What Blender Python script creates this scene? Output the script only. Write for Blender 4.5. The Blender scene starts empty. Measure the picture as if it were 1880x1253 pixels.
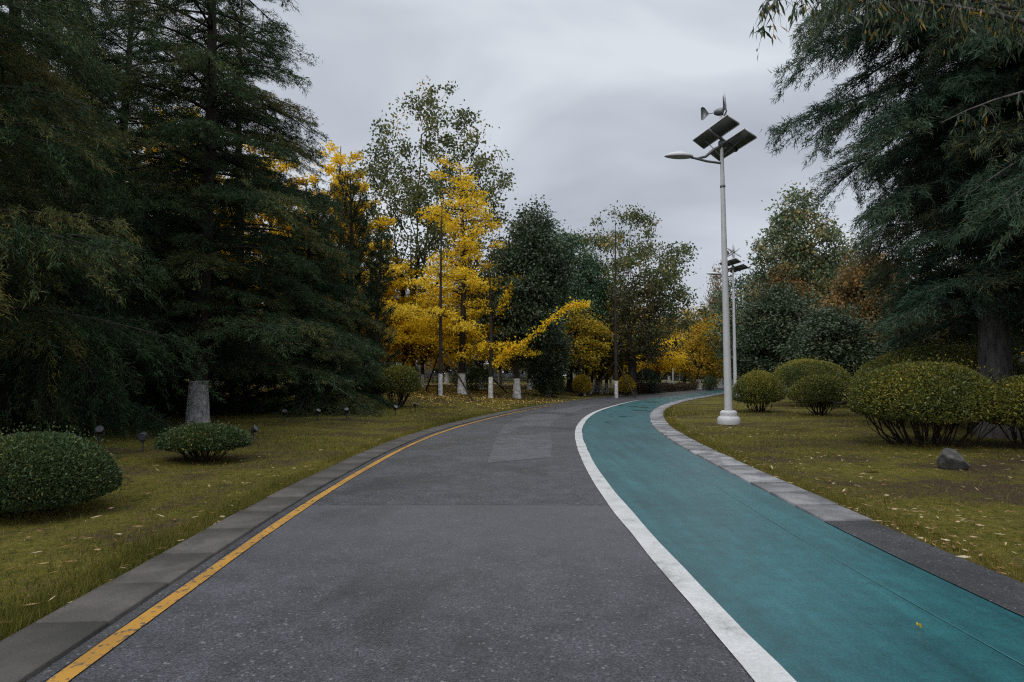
import bpy, math, random
import numpy as np
from mathutils import Vector
S = bpy.context.scene
COL = S.collection
R_ = math.radians
# ------------------------------------------------------------------ camera
FP, EYE = 1150.0, 1.5                       # focal length in photo pixels, eye height
TH = math.atan((692 - 626.5) / FP)          # pitch: the horizon sits at row 692 of the photo
cam = bpy.data.objects.new('camera', bpy.data.cameras.new('camera'))
COL.objects.link(cam)
cam.location = (0, 0, EYE)
cam.rotation_euler = (math.pi / 2 + TH, 0, 0)
cam.data.sensor_width = 36
cam.data.lens = 36 * FP / 1880
cam.data.clip_end = 4000
S.camera = cam
S.render.engine = 'CYCLES'
S.view_settings.view_transform = 'Standard'
S.view_settings.look = 'None'
S.view_settings.exposure = 0.2
S.view_settings.gamma = 1
S.cycles.max_bounces = 6
S.cycles.diffuse_bounces = 3
S.cycles.glossy_bounces = 2
S.cycles.transmission_bounces = 2
S.cycles.use_denoising = False
S.cycles.filter_width = 1.2
S.cycles.caustics_reflective = False
S.cycles.caustics_refractive = False
# ------------------------------------------------------------------ overcast sky
SUN_EL, SUN_AZ = R_(46), R_(205)
W = bpy.data.worlds.new('World'); S.world = W; W.use_nodes = True
nt = W.node_tree; nt.nodes.clear()
def N(t, typ, **kw):
    n = t.nodes.new(typ)
    for k, v in kw.items(): setattr(n, k, v)
    return n
def ramp(t, stops, interp='LINEAR'):
    n = t.nodes.new('ShaderNodeValToRGB'); cr = n.color_ramp; cr.interpolation = interp
    while len(cr.elements) < len(stops): cr.elements.new(0.5)
    for e, (p, c) in zip(cr.elements, stops):
        e.position = p; e.color = (*c, 1) if len(c) == 3 else c
    return n
L = nt.links.new
out = N(nt, 'ShaderNodeOutputWorld'); bg = N(nt, 'ShaderNodeBackground')
sky = N(nt, 'ShaderNodeTexSky'); sky.sky_type = 'NISHITA'; sky.sun_disc = False
sky.sun_elevation = SUN_EL; sky.sun_rotation = SUN_AZ
tc = N(nt, 'ShaderNodeTexCoord')
sep = N(nt, 'ShaderNodeSeparateXYZ'); L(tc.outputs['Generated'], sep.inputs[0])
mp = N(nt, 'ShaderNodeMapping'); mp.inputs['Scale'].default_value = (1.0, 1.0, 2.2)
mp.inputs['Location'].default_value = (0.35, 0.1, 0.2)
L(tc.outputs['Generated'], mp.inputs[0])
nz = N(nt, 'ShaderNodeTexNoise'); nz.inputs['Scale'].default_value = 2.3; nz.inputs['Detail'].default_value = 4
nz.inputs['Roughness'].default_value = 0.42; nz.inputs['Distortion'].default_value = 0.5
L(mp.outputs[0], nz.inputs['Vector'])
cl = ramp(nt, [(0.30, (0.325, 0.35, 0.405)), (0.48, (0.475, 0.505, 0.565)), (0.66, (0.66, 0.695, 0.745))])
L(nz.outputs['Fac'], cl.inputs[0])
el = ramp(nt, [(0.0, (1.15, 1.15, 1.13)), (0.16, (1.08, 1.08, 1.07)), (0.34, (.98, .98, .98)), (0.52, (1.0, 1.0, 1.0)), (0.70, (1.9, 1.87, 1.8)), (1.0, (3.7, 3.62, 3.45))])
L(sep.outputs[2], el.inputs[0])
mu = N(nt, 'ShaderNodeMixRGB', blend_type='MULTIPLY'); mu.inputs[0].default_value = 1
L(cl.outputs[0], mu.inputs[1]); L(el.outputs[0], mu.inputs[2])
sc_ = N(nt, 'ShaderNodeMixRGB', blend_type='MULTIPLY'); sc_.inputs[0].default_value = 1
sc_.inputs[2].default_value = (0.08, 0.08, 0.08, 1); L(sky.outputs[0], sc_.inputs[1])
mx = N(nt, 'ShaderNodeMixRGB'); mx.inputs[0].default_value = 0.92
L(sc_.outputs[0], mx.inputs[1]); L(mu.outputs[0], mx.inputs[2])
L(mx.outputs[0], bg.inputs[0]); bg.inputs[1].default_value = 1.0
L(bg.outputs[0], out.inputs[0])
sd = bpy.data.lights.new('sun', 'SUN'); sd.energy = 1.3; sd.angle = R_(25); sd.color = (1, 0.95, 0.87)
so = bpy.data.objects.new('sun', sd); COL.objects.link(so)
dv = Vector((math.sin(SUN_AZ) * math.cos(SUN_EL), math.cos(SUN_AZ) * math.cos(SUN_EL), math.sin(SUN_EL)))
so.rotation_euler = dv.to_track_quat('Z', 'Y').to_euler(); so.location = dv * 50

# ------------------------------------------------------------------ helpers
rng = np.random.default_rng(7)
def nrm(a): return a / (np.linalg.norm(a, axis=-1, keepdims=True) + 1e-9)
def mesh(name, V, Q=None, T=None, v=None, smooth=False):
    """V (n,3), quads (m,4), triangles (k,3), per-face value v -> mesh"""
    me = bpy.data.meshes.new(name)
    V = np.asarray(V, np.float32)
    Q = np.zeros((0, 4), np.int32) if Q is None else np.asarray(Q, np.int32).reshape(-1, 4)
    T = np.zeros((0, 3), np.int32) if T is None else np.asarray(T, np.int32).reshape(-1, 3)
    me.vertices.add(len(V)); me.vertices.foreach_set('co', V.ravel())
    nl = Q.size + T.size
    me.loops.add(nl); me.loops.foreach_set('vertex_index', np.concatenate([Q.ravel(), T.ravel()]))
    me.polygons.add(len(Q) + len(T))
    st = np.concatenate([np.arange(len(Q)) * 4, Q.size + np.arange(len(T)) * 3]).astype(np.int32)
    me.polygons.foreach_set('loop_start', st)
    if smooth: me.polygons.foreach_set('use_smooth', np.ones(len(Q) + len(T), bool))
    me.update(calc_edges=True)
    if v is not None:
        a = me.attributes.new('v', 'FLOAT', 'FACE'); a.data.foreach_set('value', np.asarray(v, np.float32))
    return me
def obj(name, me, mat=None, parent=None):
    o = bpy.data.objects.new(name, me); COL.objects.link(o)
    if mat is not None and not me.materials: me.materials.append(mat)
    if mat is not None and me.materials[0] != mat: o.material_slots[0].link = 'OBJECT'; o.material_slots[0].material = mat
    if parent is not None: o.parent = parent
    return o
def tag(o, label=None, cat=None, group=None, kind=None):
    if label: o['label'] = label
    if cat: o['category'] = cat
    if group: o['group'] = group
    if kind: o['kind'] = kind
    return o
def thing(name, label, cat, loc=(0, 0, 0), rz=0, group=None, scale=None):
    o = bpy.data.objects.new(name, None); COL.objects.link(o)
    o.location = loc; o.rotation_euler = (0, 0, rz); o.empty_display_size = 0.2
    if scale is not None: o.scale = scale if hasattr(scale, '__len__') else (scale,) * 3
    return tag(o, label, cat, group)
def tubes(P, Rr, k=6, cap=False):
    P = np.asarray(P, float); Rr = np.asarray(Rr, float)
    if P.ndim == 2: P = P[None]; Rr = Rr[None]
    m, n, _ = P.shape
    T = nrm(np.gradient(P, axis=1))
    mt = nrm(T.mean(1)); ref = np.zeros((m, 3))
    ref[np.arange(m), np.argmin(np.abs(mt), axis=1)] = 1
    U = nrm(np.cross(T, ref[:, None])); Wv = np.cross(T, U)
    a = np.arange(k) * 2 * np.pi / k
    V = P[:, :, None] + Rr[:, :, None, None] * (np.cos(a)[:, None] * U[:, :, None] + np.sin(a)[:, None] * Wv[:, :, None])
    idx = np.arange(m * n * k).reshape(m, n, k)
    A = idx[:, :-1]; B = idx[:, 1:]
    Q = np.stack([A, np.roll(A, -1, 2), np.roll(B, -1, 2), B], -1).reshape(-1, 4)
    return V.reshape(-1, 3), Q
class Acc:
    def __init__(s): s.V = []; s.Q = []; s.T = []; s.n = 0
    def add(s, V, Q=None, T=None):
        if Q is not None and len(Q): s.Q.append(np.asarray(Q) + s.n)
        if T is not None and len(T): s.T.append(np.asarray(T) + s.n)
        s.V.append(np.asarray(V)); s.n += len(V); return s
    def tube(s, P, Rr, k=8): return s.add(*tubes(P, Rr, k))
    def lathe(s, prof, k=24, c=(0, 0, 0)):
        a = np.arange(k) * 2 * np.pi / k; pr = np.asarray(prof, float); n = len(pr)
        V = np.stack([pr[:, :1] * np.cos(a), pr[:, :1] * np.sin(a), np.repeat(pr[:, 1:], k, 1)], -1) + np.asarray(c)
        idx = np.arange(n * k).reshape(n, k); A = idx[:-1]; B = idx[1:]
        return s.add(V.reshape(-1, 3), np.stack([A, np.roll(A, -1, 1), np.roll(B, -1, 1), B], -1).reshape(-1, 4))
    def box(s, c, h, ax=None):
        ax = np.eye(3) if ax is None else np.asarray(ax, float)
        sg = np.array([[x, y, z] for x in (-1, 1) for y in (-1, 1) for z in (-1, 1)], float)
        V = np.asarray(c) + (sg * np.asarray(h)) @ ax
        return s.add(V, [[0, 1, 3, 2], [4, 6, 7, 5], [0, 4, 5, 1], [2, 3, 7, 6], [0, 2, 6, 4], [1, 5, 7, 3]])
    def mesh(s, name, smooth=False, v=None):
        return mesh(name, np.concatenate(s.V), np.concatenate(s.Q) if s.Q else None, np.concatenate(s.T) if s.T else None, v, smooth)
def leaves(P, D, Nn, Ln, Wd, fold=0.0):
    """pointed leaf blades, one quad each"""
    D = nrm(D); Sd = nrm(np.cross(D, Nn)); n = len(P)
    Ln = np.broadcast_to(Ln, n)[:, None]; Wd = np.broadcast_to(Wd, n)[:, None]
    mid = P + D * Ln * 0.45
    V = np.stack([P, mid + Sd * Wd * .5, P + D * Ln, mid - Sd * Wd * .5], 1).reshape(-1, 3)
    return V, np.arange(4 * n).reshape(n, 4)
def needles(P, D, Nn, Ln, Wd):
    D = nrm(D); Sd = nrm(np.cross(D, Nn)); n = len(P)
    Ln = np.broadcast_to(Ln, n)[:, None]; Wd = np.broadcast_to(Wd, n)[:, None]
    V = np.stack([P + Sd * Wd * .5, P + D * Ln, P - Sd * Wd * .5], 1).reshape(-1, 3)
    return V, np.arange(3 * n).reshape(n, 3)
def sines(seed, f, k=7):
    r = np.random.default_rng(seed); K = nrm(r.normal(size=(k, 3))) * f * r.uniform(.6, 1.5, (k, 1)); ph = r.uniform(0, 6.28, k)
    return lambda X: np.sin(X @ K.T + ph).mean(-1) * 1.6

# ------------------------------------------------------------------ materials
def mat(name):
    m = bpy.data.materials.new(name); m.use_nodes = True; t = m.node_tree
    return m, t, t.nodes['Principled BSDF'], t.links.new
def noise(t, scale, detail=4, rough=.55, vec=None, coord='Object', sc=None, dist=0):
    tc = t.nodes.new('ShaderNodeTexCoord'); n = t.nodes.new('ShaderNodeTexNoise')
    n.inputs['Scale'].default_value = scale; n.inputs['Detail'].default_value = detail; n.inputs['Roughness'].default_value = rough
    n.inputs['Distortion'].default_value = dist
    src = vec if vec is not None else tc.outputs[coord]
    if sc is not None:
        m = t.nodes.new('ShaderNodeMapping'); m.inputs['Scale'].default_value = sc; t.links.new(src, m.inputs[0]); src = m.outputs[0]
    t.links.new(src, n.inputs['Vector']); return n
def mixc(t, f, a, b, mode='MIX'):
    n = t.nodes.new('ShaderNodeMixRGB'); n.blend_type = mode
    for i, x in enumerate((f, a, b)):
        if isinstance(x, (int, float)): n.inputs[i].default_value = x if i == 0 else (x, x, x, 1)
        elif isinstance(x, tuple): n.inputs[i].default_value = (*x, 1)
        else: t.links.new(x, n.inputs[i])
    return n.outputs[0]
def bump(t, b, h, s=.5, d=.01):
    n = t.nodes.new('ShaderNodeBump'); n.inputs['Strength'].default_value = s; n.inputs['Distance'].default_value = d
    t.links.new(h, n.inputs['Height']); t.links.new(n.outputs[0], b.inputs['Normal'])
def math_(t, op, a, b=0.0, clamp=False):
    n = t.nodes.new('ShaderNodeMath'); n.operation = op; n.use_clamp = clamp
    for i, x in enumerate((a, b)):
        if isinstance(x, (int, float)): n.inputs[i].default_value = x
        else: t.links.new(x, n.inputs[i])
    return n.outputs[0]
def mrange(t, x, a, b, c=0.0, d=1.0):
    n = t.nodes.new('ShaderNodeMapRange'); n.interpolation_type = 'SMOOTHSTEP'
    for i, q in ((1, a), (2, b), (3, c), (4, d)): n.inputs[i].default_value = q
    t.links.new(x, n.inputs[0]); return n.outputs[0]
def leaf_mat(name, stops, transl=.25, rough=.55, spec=.25):
    m, t, b, l = mat(name)
    at = t.nodes.new('ShaderNodeAttribute'); at.attribute_name = 'v'
    rp = ramp(t, stops); l(at.outputs['Fac'], rp.inputs[0])
    l(rp.outputs[0], b.inputs['Base Color']); b.inputs['Roughness'].default_value = rough
    b.inputs['Specular IOR Level'].default_value = spec
    if transl > 0:
        tr = t.nodes.new('ShaderNodeBsdfTranslucent'); l(rp.outputs[0], tr.inputs[0])
        mx = t.nodes.new('ShaderNodeMixShader'); mx.inputs[0].default_value = transl
        l(b.outputs[0], mx.inputs[1]); l(tr.outputs[0], mx.inputs[2])
        l(mx.outputs[0], t.nodes['Material Output'].inputs[0])
    return m
def plain(name, c, rough=.5, metal=0.0, spec=.5, var=.12, vs=6):
    m, t, b, l = mat(name)
    n = noise(t, vs, 5); lo = tuple(x * (1 - var) for x in c); hi = tuple(min(1, x * (1 + var)) for x in c)
    rp = ramp(t, [(.3, lo), (.7, hi)]); l(n.outputs['Fac'], rp.inputs[0]); l(rp.outputs[0], b.inputs['Base Color'])
    b.inputs['Roughness'].default_value = rough; b.inputs['Metallic'].default_value = metal; b.inputs['Specular IOR Level'].default_value = spec
    return m
def bark_mat(name, c1, c2, white=0.0, fs=9, wk=1.0):
    """bark; when white > 0 the foot of the trunk carries lime wash up to that height"""
    m, t, b, l = mat(name)
    n = noise(t, fs, 6, .6, sc=(1, 1, .22)); rp = ramp(t, [(.3, c1), (.7, c2)]); l(n.outputs['Fac'], rp.inputs[0])
    col = rp.outputs[0]
    if white:
        tc = t.nodes.new('ShaderNodeTexCoord'); sp = t.nodes.new('ShaderNodeSeparateXYZ'); l(tc.outputs['Object'], sp.inputs[0])
        n2 = noise(t, 5, 4); n3 = noise(t, 11, 5, .65)
        h = math_(t, 'ADD', sp.outputs[2], math_(t, 'MULTIPLY', n2.outputs['Fac'], .10))
        f = mrange(t, h, white + .05, white + .07, 1, 0)
        worn = mrange(t, n3.outputs['Fac'], .34, .46, .25, 1)
        f = math_(t, 'MULTIPLY', f, worn)
        wn = ramp(t, [(.35, (.36*wk, .36*wk, .37*wk)), (.65, (.74*wk, .74*wk, .74*wk))]); l(n2.outputs['Fac'], wn.inputs[0])
        col = mixc(t, f, col, wn.outputs[0])
    l(col, b.inputs['Base Color']); b.inputs['Roughness'].default_value = .85; b.inputs['Specular IOR Level'].default_value = .2
    bump(t, b, n.outputs['Fac'], .8, .03)
    return m
BARK = bark_mat('bark_dark', (.012, .011, .010), (.05, .043, .036))
BARKW = bark_mat('bark_dark_limewashed', (.012, .011, .010), (.055, .046, .038), 1.25)
BARKG = bark_mat('bark_grey', (.028, .026, .026), (.15, .14, .14), fs=14)
BARKGW = bark_mat('bark_grey_limewashed', (.016, .014, .012), (.055, .046, .038), 1.3, 9, .82)
TWIG = bark_mat('twig', (.012, .009, .006), (.045, .034, .025), fs=20)
CEDAR = leaf_mat('cedar_needles', [(0, (.016, .036, .016)), (.45, (.038, .068, .031)), (.78, (.078, .112, .050)), (1, (.18, .15, .045))], .18, .65, .06)
CEDARR = leaf_mat('blue_cedar_needles', [(0, (.022, .050, .031)), (.45, (.055, .100, .064)), (.78, (.11, .15, .095)), (1, (.24, .20, .08))], .18, .65, .06)
JUNI = leaf_mat('juniper_scales', [(0, (.008, .022, .010)), (.6, (.020, .040, .016)), (1, (.055, .07, .02))], .12, .6, .15)
GINK = leaf_mat('ginkgo_leaves', [(0, (.46, .30, .016)), (.42, (.86, .585, .022)), (1, (.92, .72, .10))], .46, .6, .08)
GINKO = leaf_mat('amber_ginkgo_leaves', [(0, (.42, .25, .015)), (.5, (.78, .53, .022)), (1, (.86, .66, .06))], .40, .6, .08)
OLIVE = leaf_mat('olive_yellow_leaves', [(0, (.13, .11, .016)), (.5, (.40, .29, .026)), (1, (.68, .47, .04))], .36, .6, .15)
GOLD = leaf_mat('golden_leaves', [(0, (.20, .14, .018)), (.5, (.44, .29, .028)), (1, (.64, .42, .045))], .36, .6, .15)
CAMPH = leaf_mat('dark_evergreen_leaves', [(0, (.028, .050, .026)), (.6, (.058, .088, .046)), (1, (.125, .145, .072))], .22, .45, .35)
GREEN = leaf_mat('green_leaves', [(0, (.030, .070, .036)), (.6, (.065, .125, .066)), (1, (.15, .19, .08))], .2, .45, .35)
SPARSE = leaf_mat('thin_olive_green_leaves', [(0, (.050, .068, .028)), (.55, (.11, .135, .050)), (.88, (.18, .17, .048)), (1, (.40, .26, .04))], .40, .5, .25)
RUST = leaf_mat('rust_leaves', [(0, (.05, .055, .025)), (.35, (.13, .095, .035)), (.7, (.28, .16, .05)), (1, (.46, .25, .07))], .3)
BROWN = leaf_mat('brown_leaves', [(0, (.10, .07, .03)), (.5, (.20, .145, .06)), (1, (.30, .22, .09))], .3)
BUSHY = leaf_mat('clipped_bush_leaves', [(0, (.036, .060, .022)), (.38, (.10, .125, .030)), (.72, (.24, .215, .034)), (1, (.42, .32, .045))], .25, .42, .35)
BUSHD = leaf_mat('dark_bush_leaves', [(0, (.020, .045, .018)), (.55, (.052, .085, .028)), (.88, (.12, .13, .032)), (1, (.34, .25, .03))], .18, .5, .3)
LANCE = leaf_mat('lance_leaves', [(0, (.018, .040, .022)), (.6, (.045, .075, .035)), (.88, (.09, .11, .04)), (.94, (.30, .19, .03)), (1, (.42, .26, .04))], .3, .45, .3)
OLBR = leaf_mat('olive_brown_leaves', [(0, (.025, .030, .014)), (.6, (.068, .066, .024)), (1, (.17, .12, .03))], .25)
HEDGE = leaf_mat('brown_hedge_leaves', [(0, (.035, .022, .014)), (.6, (.075, .05, .028)), (1, (.12, .085, .04))], .15)
GRASS = leaf_mat('grass_blades', [(0, (.052, .060, .012)), (.42, (.135, .130, .022)), (.72, (.24, .19, .038)), (1, (.36, .26, .10))], .3, .6, .2)
LITTER = leaf_mat('dry_leaf_litter', [(0, (.09, .05, .022)), (.4, (.20, .115, .042)), (.75, (.34, .24, .12)), (1, (.50, .42, .30))], .15, .6, .2)
LITTERY = leaf_mat('yellow_leaf_litter', [(0, (.16, .08, .02)), (.5, (.38, .22, .03)), (1, (.66, .50, .20))], .15, .6, .2)

# ------------------------------------------------------------------ from the photograph to the ground
def ray(px, py):
    cx = (px - 940) / FP; cy = (626.5 - py) / FP
    return np.array([cx, math.cos(TH) - cy * math.sin(TH), math.sin(TH) + cy * math.cos(TH)])
def flat(px, py):
    d = ray(px, py); return (d * (-EYE / d[2]))[:2]
def zat(py, Y, px=940):
    d = ray(px, py); return EYE + d[2] * Y / d[1]
def xat(px, Y, py=660): d = ray(px, py); return d[0] * Y / d[1]

# reference curve: the road's left (yellow) line on the ground, and offsets to its right
_y = [(-2.10, -8), (-2.12, -3), (-2.16, 0), (-2.22, 3.2), (-2.28, 4.2), (-2.35, 5.5), (-2.39, 6.6), (-2.41, 8.4), (-2.39, 10.2), (-2.31, 12.6), (-2.12, 15.2),
      (-1.78, 17.8), (-0.95, 22.0), (-.25, 24.9), (.48, 27.6), (1.50, 30.9), (4.86, 40.3), (9.2, 49.9), (13.9, 60.2), (22.9, 79), (42, 121), (65, 172)]
_y = np.array(_y)
def smooth_curve(P, step=.4):
    c = np.r_[0, np.cumsum(np.linalg.norm(np.diff(P, axis=0), axis=1))]
    # Catmull-Rom tangents, cubic Hermite
    m = np.gradient(P, c, axis=0); s = np.arange(0, c[-1], step); i = np.clip(np.searchsorted(c, s, 'right') - 1, 0, len(c) - 2)
    h = (c[i + 1] - c[i])[:, None]; t = ((s - c[i]) / h[:, 0])[:, None]
    q = (2*t**3-3*t**2+1)*P[i] + (t**3-2*t**2+t)*h*m[i] + (-2*t**3+3*t**2)*P[i+1] + (t**3-t**2)*h*m[i+1]
    for _ in range(12): q[1:-1] = .25*q[:-2] + .5*q[1:-1] + .25*q[2:]
    return q
RC = smooth_curve(_y)
RT = nrm(np.gradient(RC, axis=0)); RN = np.stack([RT[:, 1], -RT[:, 0]], 1)      # RN points to the right of the road
def yint(tab): 
    a = np.array(tab, float); return lambda Y: np.interp(Y, a[:, 0], a[:, 1])
def soft(f):                                                                   # offset as a smooth function along the curve
    v = f(RC[:, 1])
    for _ in range(40): v[1:-1] = .25*v[:-2] + .5*v[1:-1] + .25*v[2:]
    return v
OW = soft(yint([(-8, 3.38), (3.2, 3.40), (6.3, 3.52), (10, 3.58), (14, 3.66), (16.5, 3.62), (19.5, 3.46), (23, 3.28), (28, 3.06), (35, 3.02), (45, 3.05), (58, 3.3), (75, 3.5)]))
OR = soft(yint([(-8, 5.25), (3.9, 5.38), (6.2, 5.60), (9.5, 5.77), (12.5, 5.83), (16, 5.86), (21, 5.66), (24.5, 5.55), (30, 5.40), (36, 5.40), (44, 5.55), (56, 5.9), (75, 6.0)]))
OK_ = OR + .53
def sdist(X, Y):
    """signed distance right of the road's left line, and the index on the curve"""
    P = np.stack([np.ravel(X), np.ravel(Y)], 1); d = np.empty(len(P)); ii = np.empty(len(P), int)
    for a in range(0, len(P), 20000):
        q = P[a:a+20000]; dd = ((q[:, None] - RC[None])**2).sum(-1); i = dd.argmin(1)
        w = q - RC[i]; s = (w * RN[i]).sum(1); n = np.sqrt(dd[np.arange(len(q)), i])
        d[a:a+20000] = np.where(s >= 0, n, -n); ii[a:a+20000] = i
    return d, ii
def sst(a, b, x): t = np.clip((x - a) / (b - a), 0, 1); return t*t*(3-2*t)
_gn = sines(3, .5); _gn2 = sines(4, 1.7)
def ground_z(X, Y):
    X = np.asarray(X, float); Y = np.asarray(Y, float); sh = np.broadcast(X, Y).shape
    X, Y = np.broadcast_arrays(X, Y); d, i = sdist(X, Y); x = X.ravel(); y = Y.ravel()
    dl = -d - .6; dr = d - OK_[i]
    P = np.stack([x, y, 0*x], 1)
    rough = .035*_gn(P) + .012*_gn2(P)
    zl = .035*sst(0, .35, dl) + sst(.3, 3, dl)*rough + .10*sst(.5, 5, dl) + .72*sst(1, 12, dl)*sst(22, 34, y) + 1.2*sst(25, 70, dl)
    zr = .035*sst(0, .35, dr) + sst(.3, 3, dr)*rough + .12*sst(.5, 5, dr) + 1.5*sst(7, 30, dr) + 1.5*sst(30, 80, dr)
    z = np.where(dl > 0, zl, np.where(dr > 0, zr, 0)) - .025
    return z.reshape(sh)
def on_ground(px, py):
    d = ray(px, py); t = 3.0
    ts = np.arange(2.5, 200, .1); P = np.array([0, 0, EYE]) + ts[:, None]*d
    below = np.nonzero(P[:, 2] < ground_z(P[:, 0], P[:, 1]))[0]
    k = below[0] if len(below) else -1
    return P[k]
def gz(x, y): return float(ground_z(np.array([x]), np.array([y]))[0])
def spot(px, Y):
    x = xat(px, Y); return (x, Y, gz(x, Y) - .03)

# ------------------------------------------------------------------ ground, road, kerbs
def axis(segs): return np.unique(np.concatenate([np.arange(a, b, s) for a, b, s in segs]))
gx = axis([(-900, -200, 100), (-200, -60, 10), (-60, -20, 2), (-20, -8, .6), (-8, 12, .22), (12, 30, .7), (30, 90, 2), (90, 260, 10), (260, 1001, 100)])
gy = axis([(-200, -20, 15), (-20, 0, 1), (0, 14, .22), (14, 34, .4), (34, 80, 1), (80, 200, 5), (200, 1500, 100)])
GX, GY = np.meshgrid(gx, gy); GZ = ground_z(GX, GY)
idx = np.arange(GX.size).reshape(GX.shape)
m, t, b, l = mat('lawn_soil')
n1 = noise(t, .55, 5, .6); n2 = noise(t, 7, 6, .65); n3 = noise(t, 42, 4, .7); n4 = noise(t, .16, 3)
r1 = ramp(t, [(.30, (.040, .045, .011)), (.5, (.120, .110, .019)), (.70, (.185, .140, .036))]); l(n2.outputs['Fac'], r1.inputs[0])
r2 = ramp(t, [(.35, (.040, .030, .020)), (.65, (.085, .060, .034))]); l(n3.outputs['Fac'], r2.inputs[0])
msk = mrange(t, math_(t, 'ADD', math_(t, 'MULTIPLY', n1.outputs['Fac'], .6), math_(t, 'MULTIPLY', n2.outputs['Fac'], .4)), .47, .58)
c = mixc(t, msk, r1.outputs[0], r2.outputs[0])
fine = ramp(t, [(.3, (.55, .55, .55)), (.7, (1.35, 1.35, 1.35))]); l(n3.outputs['Fac'], fine.inputs[0])
c = mixc(t, 1.0, c, fine.outputs[0], 'MULTIPLY')
l(c, b.inputs['Base Color']); b.inputs['Roughness'].default_value = .95; b.inputs['Specular IOR Level'].default_value = .1
bump(t, b, n3.outputs['Fac'], 1.0, .04)
ground = obj('ground', mesh('ground', np.stack([GX, GY, GZ], -1).reshape(-1, 3),
    np.stack([idx[:-1, :-1], idx[:-1, 1:], idx[1:, 1:], idx[1:, :-1]], -1).reshape(-1, 4), smooth=True), m)
tag(ground, 'lawn of thin olive and brown grass on both sides of the road', kind='structure')

def strip(name, o1, o2, z, mt, y0=-7, y1=170, jit=0.0, seed=0):
    """sheet between two offsets of the reference curve"""
    k = (RC[:, 1] >= y0) & (RC[:, 1] <= y1)
    o1 = np.broadcast_to(o1, len(RC))[k]; o2 = np.broadcast_to(o2, len(RC))[k]
    if jit:
        r = np.random.default_rng(seed); f = lambda: np.convolve(r.normal(size=k.sum()+4), np.ones(3)/3, 'same')[2:-2]*jit
        o1 = o1 + f(); o2 = o2 + f()
    A = RC[k] + RN[k]*o1[:, None]; B = RC[k] + RN[k]*o2[:, None]; n = len(A)
    V = np.zeros((2*n, 3)); V[:n, :2] = A; V[n:, :2] = B; V[:, 2] = z
    i = np.arange(n-1); Q = np.stack([i, n+i, n+i+1, i+1], 1)
    o = obj(name, mesh(name, V, Q), mt); return o
def asphalt(name, lo, hi, spots=True):
    m, t, b, l = mat(name)
    n1 = noise(t, .8, 5, .6); n2 = noise(t, 60, 5, .75); n3 = noise(t, .22, 4, .55); n6 = noise(t, 3.2, 6, .72); n7 = noise(t, .45, 5, .6, dist=.6)
    tc = t.nodes.new('ShaderNodeTexCoord')
    def vor(sc):
        v = t.nodes.new('ShaderNodeTexVoronoi'); v.inputs['Scale'].default_value = sc; l(tc.outputs['Object'], v.inputs['Vector']); sp = t.nodes.new('ShaderNodeSeparateXYZ'); l(v.outputs['Color'], sp.inputs[0]); return v, sp.outputs[0]
    v1, c1 = vor(105); v2, c2 = vor(70)
    r1 = ramp(t, [(.3, lo), (.7, hi)]); l(n1.outputs['Fac'], r1.inputs[0])
    st = ramp(t, [(0, (.45, .45, .45)), (.55, (.95, .95, .95)), (.9, (1.4, 1.4, 1.39)), (1, (1.8, 1.8, 1.77))]); l(c1, st.inputs[0])
    c = mixc(t, 1.0, r1.outputs[0], st.outputs[0], 'MULTIPLY')
    mo = ramp(t, [(.30, (.62, .62, .62)), (.5, (1, 1, 1)), (.70, (1.35, 1.35, 1.34))]); l(n6.outputs['Fac'], mo.inputs[0]); c = mixc(t, 1.0, c, mo.outputs[0], 'MULTIPLY')
    g = ramp(t, [(.972, (0, 0, 0)), (.98, (1, 1, 1))]); l(c2, g.inputs[0])
    c = mixc(t, math_(t, 'MULTIPLY', g.outputs[0], .42), c, (.24, .24, .235))
    damp = mrange(t, n7.outputs['Fac'], .50, .62)
    c = mixc(t, math_(t, 'MULTIPLY', damp, .55), c, (.022, .022, .025))
    if spots:    # smoother, paler resurfaced band that stops on a seam across the road
        sp = t.nodes.new('ShaderNodeSeparateXYZ'); l(tc.outputs['Object'], sp.inputs[0])
        y = math_(t, 'ADD', sp.outputs[1], math_(t, 'MULTIPLY', math_(t, 'SUBTRACT', n1.outputs['Fac'], .5), .15))
        f = math_(t, 'MULTIPLY', mrange(t, y, 7.40, 7.43, 1, 0), mrange(t, y, 3.2, 6.6))
        seam = math_(t, 'MULTIPLY', mrange(t, y, 7.41, 7.425), mrange(t, y, 7.43, 7.46, 1, 0)); c = mixc(t, math_(t, 'MULTIPLY', seam, .7), c, (.012, .012, .013))
        c = mixc(t, math_(t, 'MULTIPLY', f, .45), c, (.088, .088, .10))
    l(c, b.inputs['Base Color'])
    rr = ramp(t, [(.35, (.46, .46, .46)), (.6, (.66, .66, .66))]); l(n3.outputs['Fac'], rr.inputs[0]); l(math_(t, 'SUBTRACT', rr.outputs[0], math_(t, 'MULTIPLY', damp, .20)), b.inputs['Roughness'])
    b.inputs['Specular IOR Level'].default_value = .5
    bump(t, b, v1.outputs['Distance'], .8, .006)
    return m
ASPH = asphalt('asphalt', (.029, .031, .037), (.050, .053, .062))
PATCH = asphalt('asphalt_patch', (.052, .055, .064), (.074, .077, .088), False)
GUT = asphalt('gutter_asphalt', (.030, .030, .034), (.045, .045, .05), False)
tag(strip('road', -.62, OK_ + .02, 0, ASPH), 'grey wet asphalt road curving right through the park', kind='structure')
tag(strip('gutter', -.155, -.075, .004, GUT, y1=34), kind='structure')
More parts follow.
